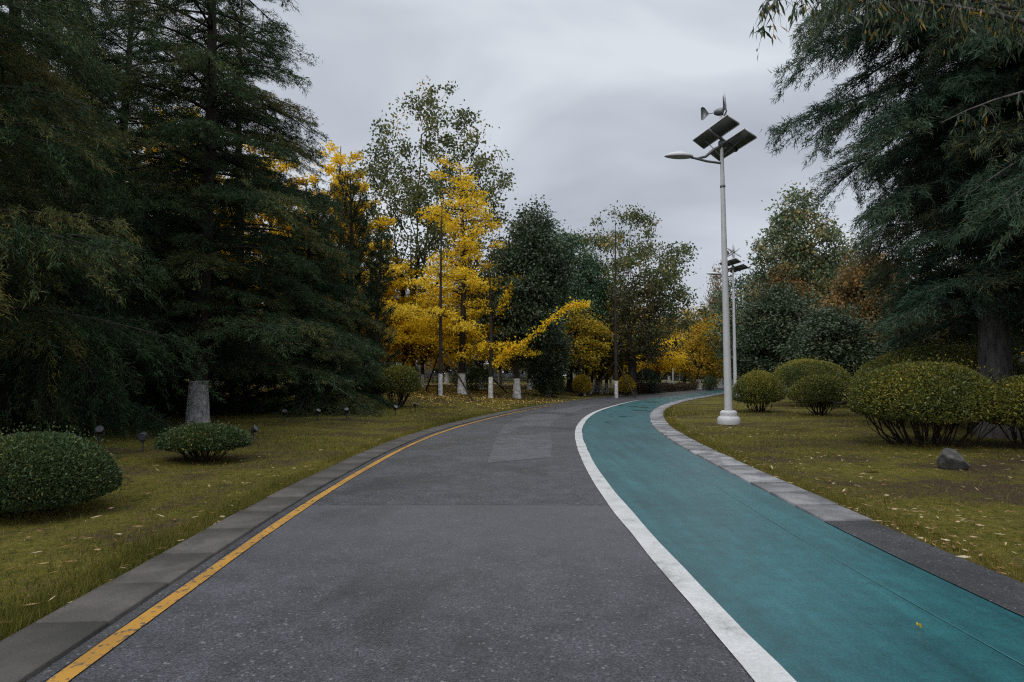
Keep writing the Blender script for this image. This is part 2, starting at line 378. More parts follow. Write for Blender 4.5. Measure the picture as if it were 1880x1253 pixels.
# cyan cycle lane
m, t, b, l = mat('cyan_lane_coating')
n1 = noise(t, .5, 5, .6); n2 = noise(t, 55, 3, .6); n3 = noise(t, .9, 5, .6, sc=(1, .5, 1)); n5 = noise(t, 6, 4)
r1 = ramp(t, [(.3, (.010, .066, .077)), (.7, (.018, .101, .115))]); l(n1.outputs['Fac'], r1.inputs[0])
st = ramp(t, [(.3, (.78, .78, .78)), (.7, (1.2, 1.2, 1.2))]); l(n2.outputs['Fac'], st.inputs[0])
c = mixc(t, 1.0, r1.outputs[0], st.outputs[0], 'MULTIPLY')
n8 = noise(t, 1, 5, .6, sc=(5, .35, 1)); st3 = ramp(t, [(.32, (.80, .80, .80)), (.5, (1, 1, 1)), (.70, (1.28, 1.26, 1.24))]); l(n8.outputs['Fac'], st3.inputs[0]); c = mixc(t, 1.0, c, st3.outputs[0], 'MULTIPLY')
st2 = ramp(t, [(.35, (.86, .86, .86)), (.65, (1.1, 1.1, 1.1))]); l(n5.outputs['Fac'], st2.inputs[0]); c = mixc(t, 1.0, c, st2.outputs[0], 'MULTIPLY')
tc_ = t.nodes.new('ShaderNodeTexCoord'); sp = t.nodes.new('ShaderNodeSeparateXYZ'); l(tc_.outputs['Object'], sp.inputs[0])
wet = math_(t, 'MULTIPLY', mrange(t, n3.outputs['Fac'], .55, .66), mrange(t, sp.outputs[1], 14, 24))
c = mixc(t, math_(t, 'MULTIPLY', wet, .55), c, (.010, .075, .075))
l(c, b.inputs['Base Color'])
l(math_(t, 'SUBTRACT', .40, math_(t, 'MULTIPLY', wet, .28)), b.inputs['Roughness']); b.inputs['Specular IOR Level'].default_value = .5
bump(t, b, n2.outputs['Fac'], .5, .004)
tag(strip('cycle_lane', OW + .18, OR + .02, .004, m), 'cyan coated cycle lane along the right of the road', kind='structure')
tag(strip('lane_seam', OR - .52, OR - .514, .0085, plain('seam_filler', (.035, .125, .135), .5), y1=9, jit=.004, seed=5), 'thin pale seam along the cycle lane', kind='structure')
# painted lines
m, t, b, l = mat('white_line_paint')
n1 = noise(t, 3, 6, .65); n2 = noise(t, 60, 3)
r1 = ramp(t, [(.32, (.20, .205, .205)), (.44, (.40, .41, .41)), (.75, (.53, .54, .55))]); l(n1.outputs['Fac'], r1.inputs[0])
st = ramp(t, [(.3, (.85, .85, .85)), (.6, (1.05, 1.05, 1.05))]); l(n2.outputs['Fac'], st.inputs[0])
l(mixc(t, 1.0, r1.outputs[0], st.outputs[0], 'MULTIPLY'), b.inputs['Base Color']); b.inputs['Roughness'].default_value = .6; bump(t, b, n2.outputs['Fac'], .5, .004)
ww = np.interp(RC[:, 1], [0, 26, 36, 42], [.20, .18, .12, .05])
tag(strip('white_line', OW, OW + ww, .008, m, y1=42, jit=.010, seed=1), kind='structure')
m, t, b, l = mat('yellow_line_paint')
n1 = noise(t, 16, 6, .7); n2 = noise(t, 1.6, 4)
r1 = ramp(t, [(.3, (.27, .135, .016)), (.7, (.42, .215, .022))]); l(n2.outputs['Fac'], r1.inputs[0])
f = mrange(t, n1.outputs['Fac'], .40, .46, .92, 0)
l(mixc(t, f, r1.outputs[0], (.05, .045, .04)), b.inputs['Base Color']); b.inputs['Roughness'].default_value = .65; bump(t, b, n1.outputs['Fac'], .4, .004)
yw = np.interp(RC[:, 1], [0, 20, 34], [.052, .05, .03])
tag(strip('yellow_line', -yw, yw, .008, m, y1=35, jit=.008, seed=2), kind='structure')
# paler repaired trench in the asphalt
lp = [(895, 851), (909, 811), (922, 786), (942, 772), (974, 762), (1016, 754), (1062, 745)]
rp_ = [(1011, 840), (1014, 817), (1009, 792), (1016, 773), (1044, 761), (1080, 749), (1106, 742)]
A = smooth_curve(np.array([flat(*p) for p in lp]), .3); B = smooth_curve(np.array([flat(*p) for p in rp_]), .3)
u = np.linspace(0, 1, 60); ri = lambda P: np.stack([np.interp(u*(len(P)-1), np.arange(len(P)), P[:, k]) for k in (0, 1)], 1)
A = ri(A); B = ri(B); V = np.zeros((120, 3)); V[:60, :2] = A; V[60:, :2] = B; V[:, 2] = .004; i = np.arange(59)
tag(obj('asphalt_patch', mesh('asphalt_patch', V, np.stack([i, 60+i, 61+i, i+1], 1)), PATCH), 'paler smooth repair strip in the asphalt', kind='structure')
# kerb stones: separate slabs with open joints, one kerb per side
def kerb(name, o1, o2, length, mt, y1, seed, y0=-9):
    r = np.random.default_rng(seed); s = np.r_[0, np.cumsum(np.linalg.norm(np.diff(RC, axis=0), axis=1))]
    a = Acc(); p = s[RC[:, 1] > y0][0]; smax = s[RC[:, 1] < y1][-1]
    o1 = np.broadcast_to(o1, len(RC)); o2 = np.broadcast_to(o2, len(RC)); vv = []
    ev = lambda q, off: np.stack([np.interp(q, s, RC[:, k] + RN[:, k]*off) for k in (0, 1)], -1)
    while p < smax:
        ln = length*r.uniform(.92, 1.08); q = np.array([p+.007, p+ln*.5, p+ln-.007]); p += ln
        tz = .030 + r.normal()*.004; sh = r.normal()*.006
        ins, outs = ev(q, o1+sh), ev(q, o2+sh); ch = .008; ii, oo = ins + (outs-ins)*ch/.5, outs - (outs-ins)*ch/.5
        def ring(I, O, z): return np.concatenate([np.c_[I, np.full(3, z)], np.c_[O[::-1], np.full(3, z)]])
        V = np.concatenate([ring(ins, outs, -.08), ring(ins, outs, tz-.008), ring(ii, oo, tz)])
        Q = [[k*6+j, k*6+(j+1) % 6, k*6+6+(j+1) % 6, k*6+6+j] for k in (0, 1) for j in range(6)] + [[12, 13, 16, 17], [13, 14, 15, 16]]
        a.add(V, Q); vv += [r.random()]*len(Q)
    return tag(obj(name, a.mesh(name, v=vv), mt), kind='structure')
def stone(name, lo, hi, stain):
    m, t, b, l = mat(name); at = t.nodes.new('ShaderNodeAttribute'); at.attribute_name = 'v'
    n1 = noise(t, 2.2, 6, .62); n2 = noise(t, 70, 4, .7)
    r1 = ramp(t, [(0, lo), (1, hi)]); l(at.outputs['Fac'], r1.inputs[0])
    c = mixc(t, mrange(t, n1.outputs['Fac'], .40, .62, .7, 0), r1.outputs[0], stain)
    st = ramp(t, [(.3, (.7, .7, .7)), (.7, (1.25, 1.25, 1.25))]); l(n2.outputs['Fac'], st.inputs[0])
    l(mixc(t, 1.0, c, st.outputs[0], 'MULTIPLY'), b.inputs['Base Color']); b.inputs['Roughness'].default_value = .7; bump(t, b, n2.outputs['Fac'], .6, .008)
    return m
kerb('kerb', -.60, -.16, .78, stone('brown_grey_kerb_stone', (.048, .043, .038), (.088, .079, .071), (.028, .027, .021)), 60, 1)
kerb('kerb', OR + .025, OR + .53, .86, stone('pale_kerb_stone', (.19, .19, .20), (.32, .32, .335), (.07, .07, .075)), 120, 2, 6.2)
tag(strip('kerb_apron', OR + .012, OR + .53, .012, asphalt('dark_apron_asphalt', (.022, .023, .027), (.040, .041, .047), False), y1=6.75), 'dark rough asphalt edging beside the near cycle lane', kind='structure')

# ------------------------------------------------------------------ tree builders (each returns trunk mesh, crown mesh)
def trunk_path(r, H, bend=.02, n=14, lean=(0, 0)):
    z = np.linspace(0, 1, n); ph = r.uniform(0, 6.28, 2)
    x = H*bend*np.sin(z*4.5+ph[0])*z + lean[0]*z**1.3*H; y = H*bend*np.sin(z*3.7+ph[1])*z + lean[1]*z**1.3*H
    return np.stack([x, y, z*H], 1)
def whorl(seed, H, r0, z0, Lmax, nbr, rise=.15, droop=.35, pe=.8, lo=.0, tip=.5, blen=.34, bside=.9, bdroop=.25, every=.17,
          dens=60, nl=.12, nw=.018, kind='needle', spread=.05, bend=.015, lean=(0, 0), limb=.035, azf=None, minL=.35, htop=.98, lay=0.0, prof=None, var=(.72, 1.12), inner=True):
    r = np.random.default_rng(seed); tp = trunk_path(r, H, bend, 16, lean); zz = np.linspace(0, 1, 16)
    tr = r0*(1-zz)**.8*.92 + .02; tr[0] *= 1.35; tr[1] *= 1.05
    tk = Acc().tube(tp, tr, 12)
    P_, D_, Vv = [], [], []; limbs, lr = [], []; twp, twr = [], []
    for i in range(nbr):
        u = (i+r.random())/nbr; h = z0 + (H*htop-z0)*u**1.0
        if lay: h = z0 + round((h-z0)/lay)*lay + r.normal()*lay*.18
        az = i*2.39996 + r.normal()*.35; f = max(0, (H-h)/(H-z0))
        Lb = (Lmax*f**pe*(1-lo*(1-min(1, (h-z0)/(H*.12)))) + minL)*r.uniform(*var)
        if prof is not None: Lb = (Lmax*prof((h-z0)/(H-z0)) + minL)*r.uniform(*var)
        if inner and kind == 'needle' and i % 3 == 2: Lb *= .5
        if azf is not None: Lb *= azf(az)
        if Lb < .25: continue
        s = np.linspace(0, 1, 9); rad = np.array([math.cos(az), math.sin(az)]); sd = np.array([-rad[1], rad[0]])
        c0 = np.array([np.interp(h/H, zz, tp[:, k]) for k in range(3)])
        wig = np.sin(s*5+r.uniform(0, 6))*.05*Lb*s
        rs, dr = rise*r.uniform(.6, 1.4), droop*r.uniform(.7, 1.3)
        B = np.empty((9, 3)); B[:, :2] = c0[:2] + (Lb*s)[:, None]*rad + wig[:, None]*sd; B[:, 2] = c0[2] + Lb*(rs*s - dr*s**2)
        limbs.append(B); lr.append(np.maximum((limb*Lb/3+.012)*(1-s*.92), .005))
        nb = max(4, int(Lb/every)); t = np.sort(r.uniform(.10, 1, nb)); sgn = np.where(np.arange(nb) % 2, 1, -1)
        Bp = np.stack([np.interp(t, s, B[:, k]) for k in range(3)], 1); Bt = nrm(np.stack([np.interp(t, s, np.gradient(B[:, k])) for k in range(3)], 1))
        bl = np.clip(blen*Lb*(.25+.75*np.sin(np.pi*np.clip(t*.8+.2, 0, 1)))*r.uniform(.6, 1.15, nb), .18, 1.7)
        sdir = np.stack([np.full(nb, sd[0]), np.full(nb, sd[1]), np.zeros(nb)], 1)*sgn[:, None]
        bd = nrm(Bt*tip + sdir*bside*r.uniform(.5, 1.1, (nb, 1)) + r.normal(size=(nb, 3))*np.array([.12, .12, .14]))
        # the leading tip of the limb counts as a branchlet too
        Bp = np.concatenate([Bp, B[5:6]]); bd = np.concatenate([bd, nrm(B[-1:]-B[5:6])]); bl = np.append(bl, np.linalg.norm(B[-1]-B[5])*1.05)
        q = np.linspace(0, 1, 4); X = Bp[:, None] + bd[:, None]*bl[:, None, None]*q[None, :, None]; X[..., 2] -= bdroop*bl[:, None]*q**2
        twp.append(X); twr.append(np.outer(np.clip(bl*.008, .004, .012), 1-q*.8))
        cnt = np.maximum(3, (bl*dens*r.uniform(.7, 1.3, len(bl))).astype(int)); k = np.repeat(np.arange(len(bl)), cnt)
        q = r.random(len(k))**.85; Pn = Bp[k] + bd[k]*(bl[k]*q)[:, None]; Pn[:, 2] -= bdroop*bl[k]*q**2
        tan = bd[k].copy(); tan[:, 2] -= 2*bdroop*q; tan = nrm(tan)
        Pn += r.normal(size=Pn.shape)*spread*np.array([1, 1, .7])
        P_.append(Pn); D_.append(tan); Vv.append(np.clip(r.normal(.42, .2) + r.normal(size=len(k))*.16 + .10*q, 0, 1))
    tk.add(*tubes(np.array(limbs), np.array(lr), 5))
    P, D, vv = np.concatenate(P_), np.concatenate(D_), np.concatenate(Vv); n = len(P)
    tw = Acc(); 
    if kind == 'needle':
        D = D*.75 + r.normal(size=(n, 3))*.42; V, T = needles(P, D, r.normal(size=(n, 3)), nl*r.uniform(.6, 1.25, n), nw*r.uniform(.7, 1.3, n))
        cr = Acc().add(V, None, T)
    else:
        D = D*.25 + r.normal(size=(n, 3))*.6 + np.array([0, 0, -.1]); V, Q = leaves(P, D, r.normal(size=(n, 3)), nl*r.uniform(.6, 1.25, n), nw*r.uniform(.7, 1.3, n))
        cr = Acc().add(V, Q)
    tk.add(*tubes(np.concatenate(twp), np.concatenate(twr), 3))
    return tk.mesh('trunk', True), cr.mesh('crown', v=vv)
def broad(seed, H, r0, prof, ncl, cr, per, ll, lw, zfork=.3, bend=.02, lean=(0, 0), flat_=.7, leaders=1, lspread=.12, edge=.42, off=(0, 0),
          bottom=None, ttop=.8, up=.35, skip=0.0, vj=.16, thin=1.0):
    """prof: [(z, radius)...] crown envelope in metres; limbs are grown from the trunk to every leaf clump"""
    r = np.random.default_rng(seed); pr = np.array(prof, float)
    nodes, par = [], []
    tp = trunk_path(r, H*ttop if leaders == 1 else H*zfork, bend, 10, lean)
    chains = [[]]
    for p in tp: nodes.append(p); par.append(len(nodes)-2); chains[0].append(len(nodes)-1)
    par[0] = -1
    if leaders > 1:
        base = len(nodes)-1
        for k in range(leaders):
            az = k*6.283/leaders + r.uniform(-.5, .5); ch = [base]; d = lspread*H*r.uniform(.5, 1.2); e = H*ttop*r.uniform(.85, 1.05)
            for q in np.linspace(0, 1, 9)[1:]:
                nodes.append(tp[-1] + np.array([math.cos(az)*d*q**.8, math.sin(az)*d*q**.8, (e-tp[-1][2])*q]) + r.normal(size=3)*.05*q)
                par.append(ch[-1]); ch.append(len(nodes)-1)
            chains.append(ch)
    z = []; 
    zs = np.linspace(pr[0, 0], pr[-1, 0], 200); w = np.interp(zs, pr[:, 0], pr[:, 1])**1.6+.02; w /= w.sum()
    z = r.choice(zs, ncl, p=w) + r.normal(size=ncl)*.1; rad = np.interp(z, pr[:, 0], pr[:, 1]); az = r.uniform(0, 6.283, ncl)
    lump = 1 + .22*np.sin(az*3+seed)*np.sin(z*1.1+seed) + r.normal(size=ncl)*.08
    q = r.random(ncl)**edge*rad*lump
    cx = np.interp(z/H, np.linspace(0, ttop, len(tp)), tp[:, 0]) if leaders == 1 else 0
    cy = np.interp(z/H, np.linspace(0, ttop, len(tp)), tp[:, 1]) if leaders == 1 else 0
    Cn = np.stack([np.cos(az)*q + cx + off[0]*z/H, np.sin(az)*q + cy + off[1]*z/H, z], 1)
    Cn = Cn[np.argsort(np.linalg.norm(Cn - np.array([0, 0, H*.5]), axis=1))]
    zmin = H*zfork*.8
    for c in Cn:
        A = np.array(nodes); d = c - A; hz = np.hypot(d[:, 0], d[:, 1]); cost = np.linalg.norm(d, axis=1) + 2.0*np.maximum(0, up*hz - d[:, 2]) + 50*(A[:, 2] < zmin)
        k = int(cost.argmin()); a = A[k]; ctl = (a+c)/2 + np.array([(c-a)[0]*.15, (c-a)[1]*.15, -.12*np.linalg.norm(c-a)]); ch = [k]
        for s in (.25, .5, .75, 1.0):
            p = (1-s)**2*a + 2*s*(1-s)*ctl + s*s*c + r.normal(size=3)*.03*(s < 1)
            nodes.append(p); par.append(ch[-1]); ch.append(len(nodes)-1)
        chains.append(ch)
    A = np.array(nodes); cnt = np.zeros(len(A))
    for ch in chains: cnt[ch[-1]] += 1
    for i in range(len(A)-1, 0, -1): cnt[par[i]] += cnt[i]
    rad = np.maximum(.008*thin, r0*(cnt/cnt[0])**.52)
    tk = Acc()
    tz = np.clip(A[chains[0], 2]/(H), 0, 1); rt = np.maximum(rad[chains[0]], r0*(1-tz/ (ttop if leaders == 1 else 1))*.9); rt = np.minimum(rt, r0*(1-.35*tz)); rt[0] *= 1.4
    if leaders > 1: rt = np.maximum(rt, r0*.8)
    rt[-1] = min(rt[-1], r0) 
    tk.tube(A[chains[0]], rt, 10)
    fr = np.array([A[ch] for ch in chains[1:] if len(ch) == 5]); rr = np.array([np.minimum(rad[ch], rad[ch[1]]) for ch in chains[1:] if len(ch) == 5])
    for ch in chains[1:]:
        if len(ch) != 5: tk.tube(A[ch], rad[ch], 7)
    tk.add(*tubes(fr, rr, 5))
    kk = np.repeat(np.arange(len(Cn)), r.poisson(per, len(Cn)) * (r.random(len(Cn)) > skip)); n = len(kk)
    P = Cn[kk] + r.normal(size=(n, 3))*cr*np.array([1, 1, flat_])*(.6+.8*r.random(len(Cn)))[kk][:, None]
    if bottom is not None: P[:, 2] = np.maximum(P[:, 2], bottom + r.random(n)*.3)
    D = nrm(P-Cn[kk])*.5 + r.normal(size=(n, 3))*.6 + np.array([0, 0, -.25]); Nn = r.normal(size=(n, 3))+np.array([0, 0, .8])
    V, Q = leaves(P, D, Nn, ll*r.uniform(.65, 1.25, n), lw*r.uniform(.7, 1.25, n))
    vv = np.clip((.45 + r.normal(size=len(Cn))*.17)[kk] + r.normal(size=n)*vj, 0, 1)
    return tk.mesh('trunk', True), Acc().add(V, Q).mesh('crown', v=vv)
def plant(name, label, cat, meshes, mats, loc, rz=0, group=None, scale=None):
    t = thing(name, label, cat, loc, rz, group, scale)
    obj('trunk', meshes[0], mats[0], t); obj('crown', meshes[1], mats[1], t)
    return t
def spindle(z0, z1, R, peak=.4, n=9, base=.25, top=.12):
    u = np.linspace(0, 1, n); s = np.where(u < peak, base+(1-base)*np.sin(u/peak*1.5708), top+(1-top)*np.clip(np.cos((u-peak)/(1-peak)*1.5708), 0, 1)**.8)
    return [(z0+(z1-z0)*a, R*b) for a, b in zip(u, s)]
# ------------------------------------------------------------------ solar street lamps
PAINT = plain('lamp_paint', (.47, .48, .51), .42, 0, .45, .08, 3)
GREYM = plain('dark_grey_metal', (.13, .14, .15), .45, .3)
PANELU = plain('panel_underside', (.085, .095, .092), .5)
GLASSB = plain('solar_cell_blue', (.012, .016, .04), .18)
LENS = plain('lamp_lens', (.09, .10, .10), .25)
def rotx(a): c, s = math.cos(a), math.sin(a); return np.array([[1, 0, 0], [0, c, -s], [0, s, c]])
def lamp(label, loc, rz=0, yaw=0.0, lean=0.0, mirror=False, HL=8.35):
    t = thing('street_lamp', label, 'street lamp', loc, rz, 'solar street lamps along the road')
    t.rotation_euler.y = lean
    a = Acc().lathe([(0, -.1), (.33, -.1), (.345, .0), (.352, .10), (.34, .18), (.30, .235), (.255, .25), (.262, .29), (.262, .36), (.24, .40), (.20, .425), (.12, .43), (0, .43)], 40)
    obj('base', a.mesh('base', True), PAINT, t)
    H = 9.90
    a = Acc().lathe([(.122, .40), (.119, 1.2), (.095, 4.5), (.072, 7.4), (.055, 8.6), (.045, H), (0, H)], 24)
    po = obj('pole', a.mesh('pole', True), PAINT, t)
    a = Acc().lathe([(.075, 7.55), (.085, 7.56), (.085, 7.62), (.075, 7.63)], 20); obj('collar', a.mesh('collar', True), GREYM, po)
    # Y-shaped arm and lamp head over the road
    sx = 1 if mirror else -1
    a = Acc().tube([(0, 0, HL), (sx*.5, -.05, HL+.05), (sx*.85, -.1, HL+.12)], [.04, .038, .036], 10)
    a.tube([(0, 0, HL+.55), (sx*.25, -.02, HL+.45), (sx*.55, -.06, HL+.20), (sx*.88, -.1, HL+.12)], [.055, .055, .045, .036], 10)
    a.tube([(sx*.82, -.1, HL+.12), (sx*1.02, -.12, HL+.15)], [.036, .036], 10)
    obj('arm', a.mesh('arm', True), GREYM, t)
    n = 14; u = np.linspace(0, 1, n); prof = np.sin(np.pi*np.clip(u*.94+.06, 0, 1))**.55
    vs = []; k = 16; an = np.arange(k)*2*np.pi/k
    for i in range(n):
        w, h = .215*prof[i]*(1-.15*u[i]), .15*prof[i]
        for q in an: vs.append((sx*(.98+.92*u[i]), -.12+w*math.cos(q), HL+.17+.03*u[i]+h*(math.sin(q) if math.sin(q) > 0 else .35*math.sin(q))))
    idx = np.arange(n*k).reshape(n, k); A_ = idx[:-1]; B_ = idx[1:]
    a = Acc().add(np.array(vs), np.stack([A_, np.roll(A_, -1, 1), np.roll(B_, -1, 1), B_], -1).reshape(-1, 4))
    hd = obj('lamp_head', a.mesh('lamp_head', True), PAINT, t)
    a = Acc(); vs = []
    for i in range(2, n-1):
        w = .135*prof[i]*(1-.15*u[i])
        for q in (-1, 1): vs.append((sx*(.98+.92*u[i]), -.12+w*q, HL+.17+.03*u[i]-.042*prof[i]))
    mdl = len(vs)//2; j = np.arange(mdl-1); a.add(np.array(vs), np.stack([2*j, 2*j+1, 2*j+3, 2*j+2], 1)); obj('lens', a.mesh('lens'), LENS, hd)
    # two tilted solar panels with frames and struts
    ax = np.array([.22, -.975, .0]); ax /= np.linalg.norm(ax); tl = R_(33); out_ = np.array([.975*math.cos(tl), .22*math.cos(tl), -math.sin(tl)]); up = np.cross(out_, ax); up = up if up[2] > 0 else -up
    c0 = np.array([0, -.05, 9.06])
    for sgn in (-1, 1):
        c = c0 + out_*sgn*.345 + up*.09
        p = obj('solar_panel', Acc().box(c, (1.03, .23, .014), [ax, out_, up]).mesh('solar_panel'), PANELU, t)
        f = Acc()
        for e in (-1, 1):
            f.box(c+out_*e*.235, (1.05, .014, .022), [ax, out_, up]); f.box(c+ax*e*1.045, (.014, .22, .022), [ax, out_, up])
        obj('frame', f.mesh('frame'), PAINT, p)
        cl = Acc()
        for i in range(9): 
            for j in (-1, 1): cl.box(c+up*.0165+ax*(-.91+i*.2275)+out_*j*.11, (.105, .10, .0015), [ax, out_, up])
        obj('solar_cells', cl.mesh('solar_cells'), GLASSB, p)
    a = Acc(); a.box(c0+up*.045, (.05, .60, .03), [ax, out_, up])
    a.tube([(0, 0, 8.55), c0+ax*-.62-out_*.34+up*.07], [.014, .014], 6); a.tube([(0, 0, 8.55), c0+ax*.62+out_*.34+up*.07], [.014, .014], 6)
    a.box((0, 0, 8.98), (.085, .085, .10)); a.tube([(0, 0, 8.8), (.14, -.03, 8.84)], [.03, .03], 8)
    obj('panel_bracket', a.mesh('panel_bracket'), GREYM, t)
    # wind turbine: axis along +x turned by yaw
    cz, sz = math.cos(yaw), math.sin(yaw); Rz = np.array([[cz, -sz, 0], [sz, cz, 0], [0, 0, 1]]); hub = np.array([0, 0, 10.05])
    tr = lambda V: np.asarray(V) @ Rz.T + hub
    body = [(0, -.22), (.06, -.21), (.11, -.12), (.125, -.02), (.12, .06), (.10, .08), (.10, .12), (.07, .17), (0, .2)]
    b_ = Acc().lathe(body, 20); V = np.concatenate(b_.V)[:, [2, 0, 1]]
    bo = obj('turbine_body', mesh('turbine_body', tr(V), np.concatenate(b_.Q), smooth=True), GREYM, t)
    a = Acc().tube(tr([(-.18, 0, 0), (-.40, 0, .0)]), [.016, .013], 8); obj('tail_boom', a.mesh('tail_boom'), GREYM, t)
    pl = np.array([(-.36, .0), (-.50, .22), (-.56, .26), (-.62, .23), (-.62, -.15), (-.585, -.19), (-.50, -.13)]); mV = []
    for y in (-.01, .01): mV += [(p[0], y, p[1]) for p in pl]
    q = len(pl); fl = [[i, (i+1) % q, q+(i+1) % q, q+i] for i in range(q)]; tri = [[0, i, i+1] for i in range(1, q-1)] + [[q, q+i+1, q+i] for i in range(1, q-1)]
    obj('tail_vane', mesh('tail_vane', tr(mV), fl, tri), GREYM, t)
    for k in range(6):
        an_ = k*math.pi/3 + .06; Rb = rotx(an_); vs = []
        for r_, w, th_, tw in ((.09, .045, .024, .55), (.2, .07, .020, .45), (.4, .055, .014, .30), (.62, .026, .008, .2)):
            e = np.array([math.sin(tw)*w, math.cos(tw)*w, 0]); nn = np.array([math.cos(tw)*th_, -math.sin(tw)*th_, 0])
            for s1, s2 in ((-1, -1), (1, -1), (1, 1), (-1, 1)): vs.append(np.array([.13, 0, r_]) + e*s1 + nn*s2)
        vs = np.array(vs) @ Rb.T; fq = [[i*4+j, i*4+(j+1) % 4, i*4+4+(j+1) % 4, i*4+4+j] for i in range(3) for j in range(4)] + [[12, 13, 14, 15], [3, 2, 1, 0]]
        obj('turbine_blade', mesh('turbine_blade', tr(vs), fq), PAINT, t)
    return t
g_ = on_ground(1338, 779); lamp('nearest white solar street lamp, standing alone on the right lawn by the kerb', (g_[0], g_[1], g_[2]), 0, R_(-24), R_(-.35))
x, y, z = spot(1349, 43); lamp('farther white solar street lamp behind the round bush, turbine facing the viewer as a star', (x, y, z), 0, R_(-75))
x, y, z = spot(1235, 88); lamp('farthest pale lamp pole beside the golden tree, its top hidden in foliage', (x, y, z), 0, R_(40), 0, True)

# ------------------------------------------------------------------ clipped bushes
def dome(seed, rx, ry, h, zb, ll, lw, n, stems=26, flare=.30, lumps=.09, under=.25, sr=.014):
    r = np.random.default_rng(seed); sn = sines(seed, 2.6/max(.4, rx)); sn2 = sines(seed+9, 7/max(.4, rx)**.7)
    hc = zb + (h-zb)*.20                                                # widest height
    def surf(d):
        up_ = h-hc; dn = hc-zb
        e = np.where(d[:, 2] > 0, up_, dn); P = np.stack([d[:, 0]*rx, d[:, 1]*ry, d[:, 2]*e], 1)
        return P
    d = nrm(r.normal(size=(n, 3))*np.array([1, 1, 1])); d[:, 2] = np.where(r.random(n) < .72, np.abs(d[:, 2]), d[:, 2])
    sq = np.sign(d)*np.abs(d)**np.array([1, 1, .82]); sq = nrm(sq)
    P = surf(sq); k = 1 + lumps*sn(P) + .5*lumps*sn2(P) - np.where(r.random(n) < .68, .05*r.random(n), .55*r.random(n)**1.4); shoot = r.random(n) < .02; k = np.where(shoot, 1.02+.14*r.random(n), k); P = P*k[:, None]
    P[:, 2] += hc
    D = nrm(surf(sq)*np.array([1, 1, 1.3]))*.55 + r.normal(size=(n, 3))*.55 + np.array([0, 0, .25])
    V, Q = leaves(P, D, r.normal(size=(n, 3))+nrm(sq)*.8, ll*r.uniform(.65, 1.3, n), lw*r.uniform(.7, 1.25, n))
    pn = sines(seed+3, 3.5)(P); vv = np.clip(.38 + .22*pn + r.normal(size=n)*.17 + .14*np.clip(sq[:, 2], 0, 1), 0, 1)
    st = []
    for i in range(stems):
        az = i*2.4+r.normal()*.3; q = math.sqrt((i+.5)/stems); b = np.array([math.cos(az)*rx*flare*q*.7, math.sin(az)*ry*flare*q*.7, -.05])
        e = np.array([math.cos(az+r.normal()*.15)*rx*q*.86, math.sin(az)*ry*q*.86, hc+(h-hc)*(1-q*q)**.5*.72])
        m1 = b*.6+e*.4 + np.array([0, 0, -.06*h]) + r.normal(size=3)*.05*rx; m2 = b*.25+e*.75 + r.normal(size=3)*.04*rx
        st.append([b, (b+m1)/2+r.normal(size=3)*.02, m1, m2, e])
        for w in range(3):
            a0 = m1 if w < 2 else m2; st.append([a0, a0*.7+e*.3+r.normal(size=3)*.06*rx, a0*.4+e*.6+r.normal(size=3)*.14*rx, e+r.normal(size=3)*.15*rx*np.array([1, 1, .5]), e+r.normal(size=3)*.2*rx*np.array([1, 1, .4])])
    st = np.array(st, float); sr_ = np.outer(r.uniform(.6, 1.2, len(st)), [1, .85, .7, .45, .2])*sr; sr_[np.arange(len(st)) % 4 != 0] *= .55
    return mesh('stems', *tubes(st, sr_, 5), smooth=True), Acc().add(V, Q).mesh('foliage', v=vv)
def bush(label, loc, me, mt, rz=0, group='clipped round bushes', name='round_bush', scale=None, cat='bush'):
    t = thing(name, label, cat, loc, rz, group, scale); obj('stems', me[0], TWIG, t); obj('foliage', me[1], mt, t); return t
def dome_at(label, px, Y, wpx, topy, seed, mt, zb=.3, ll=.05, lw=.025, n=22000, ry=None, name='round_bush', group='clipped round bushes', **k):
    x, y, z = spot(px, Y); rx = wpx/2/FP*Y; h = zat(topy, Y)-z
    return bush(label, (x, y, z), dome(seed, rx, ry or rx*.95, h, zb*h, ll, lw, n, **k), mt, 0, group, name)
RB = 'clipped bushes on the right lawn'; LB = 'clipped bushes on the left lawn'
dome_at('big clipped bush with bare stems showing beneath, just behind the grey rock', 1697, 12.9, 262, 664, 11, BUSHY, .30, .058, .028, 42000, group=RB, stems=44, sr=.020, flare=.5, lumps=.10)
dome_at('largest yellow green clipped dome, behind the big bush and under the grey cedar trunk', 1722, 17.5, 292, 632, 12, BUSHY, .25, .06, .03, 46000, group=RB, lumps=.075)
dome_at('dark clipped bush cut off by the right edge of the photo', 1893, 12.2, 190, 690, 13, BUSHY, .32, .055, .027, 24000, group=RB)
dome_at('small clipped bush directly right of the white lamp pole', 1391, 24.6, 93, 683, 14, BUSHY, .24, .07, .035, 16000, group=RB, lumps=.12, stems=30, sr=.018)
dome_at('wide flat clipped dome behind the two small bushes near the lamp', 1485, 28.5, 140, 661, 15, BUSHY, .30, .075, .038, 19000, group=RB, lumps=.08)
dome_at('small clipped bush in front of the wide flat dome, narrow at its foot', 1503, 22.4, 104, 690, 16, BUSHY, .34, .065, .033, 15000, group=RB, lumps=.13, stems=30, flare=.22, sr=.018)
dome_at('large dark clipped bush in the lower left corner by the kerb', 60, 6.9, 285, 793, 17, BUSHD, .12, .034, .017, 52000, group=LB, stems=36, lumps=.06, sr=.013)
dome_at('small dark flattened bush in front of the whitewashed cedar trunk', 378, 11.0, 148, 779, 18, BUSHD, .36, .045, .021, 26000, group=LB, stems=26, lumps=.09)
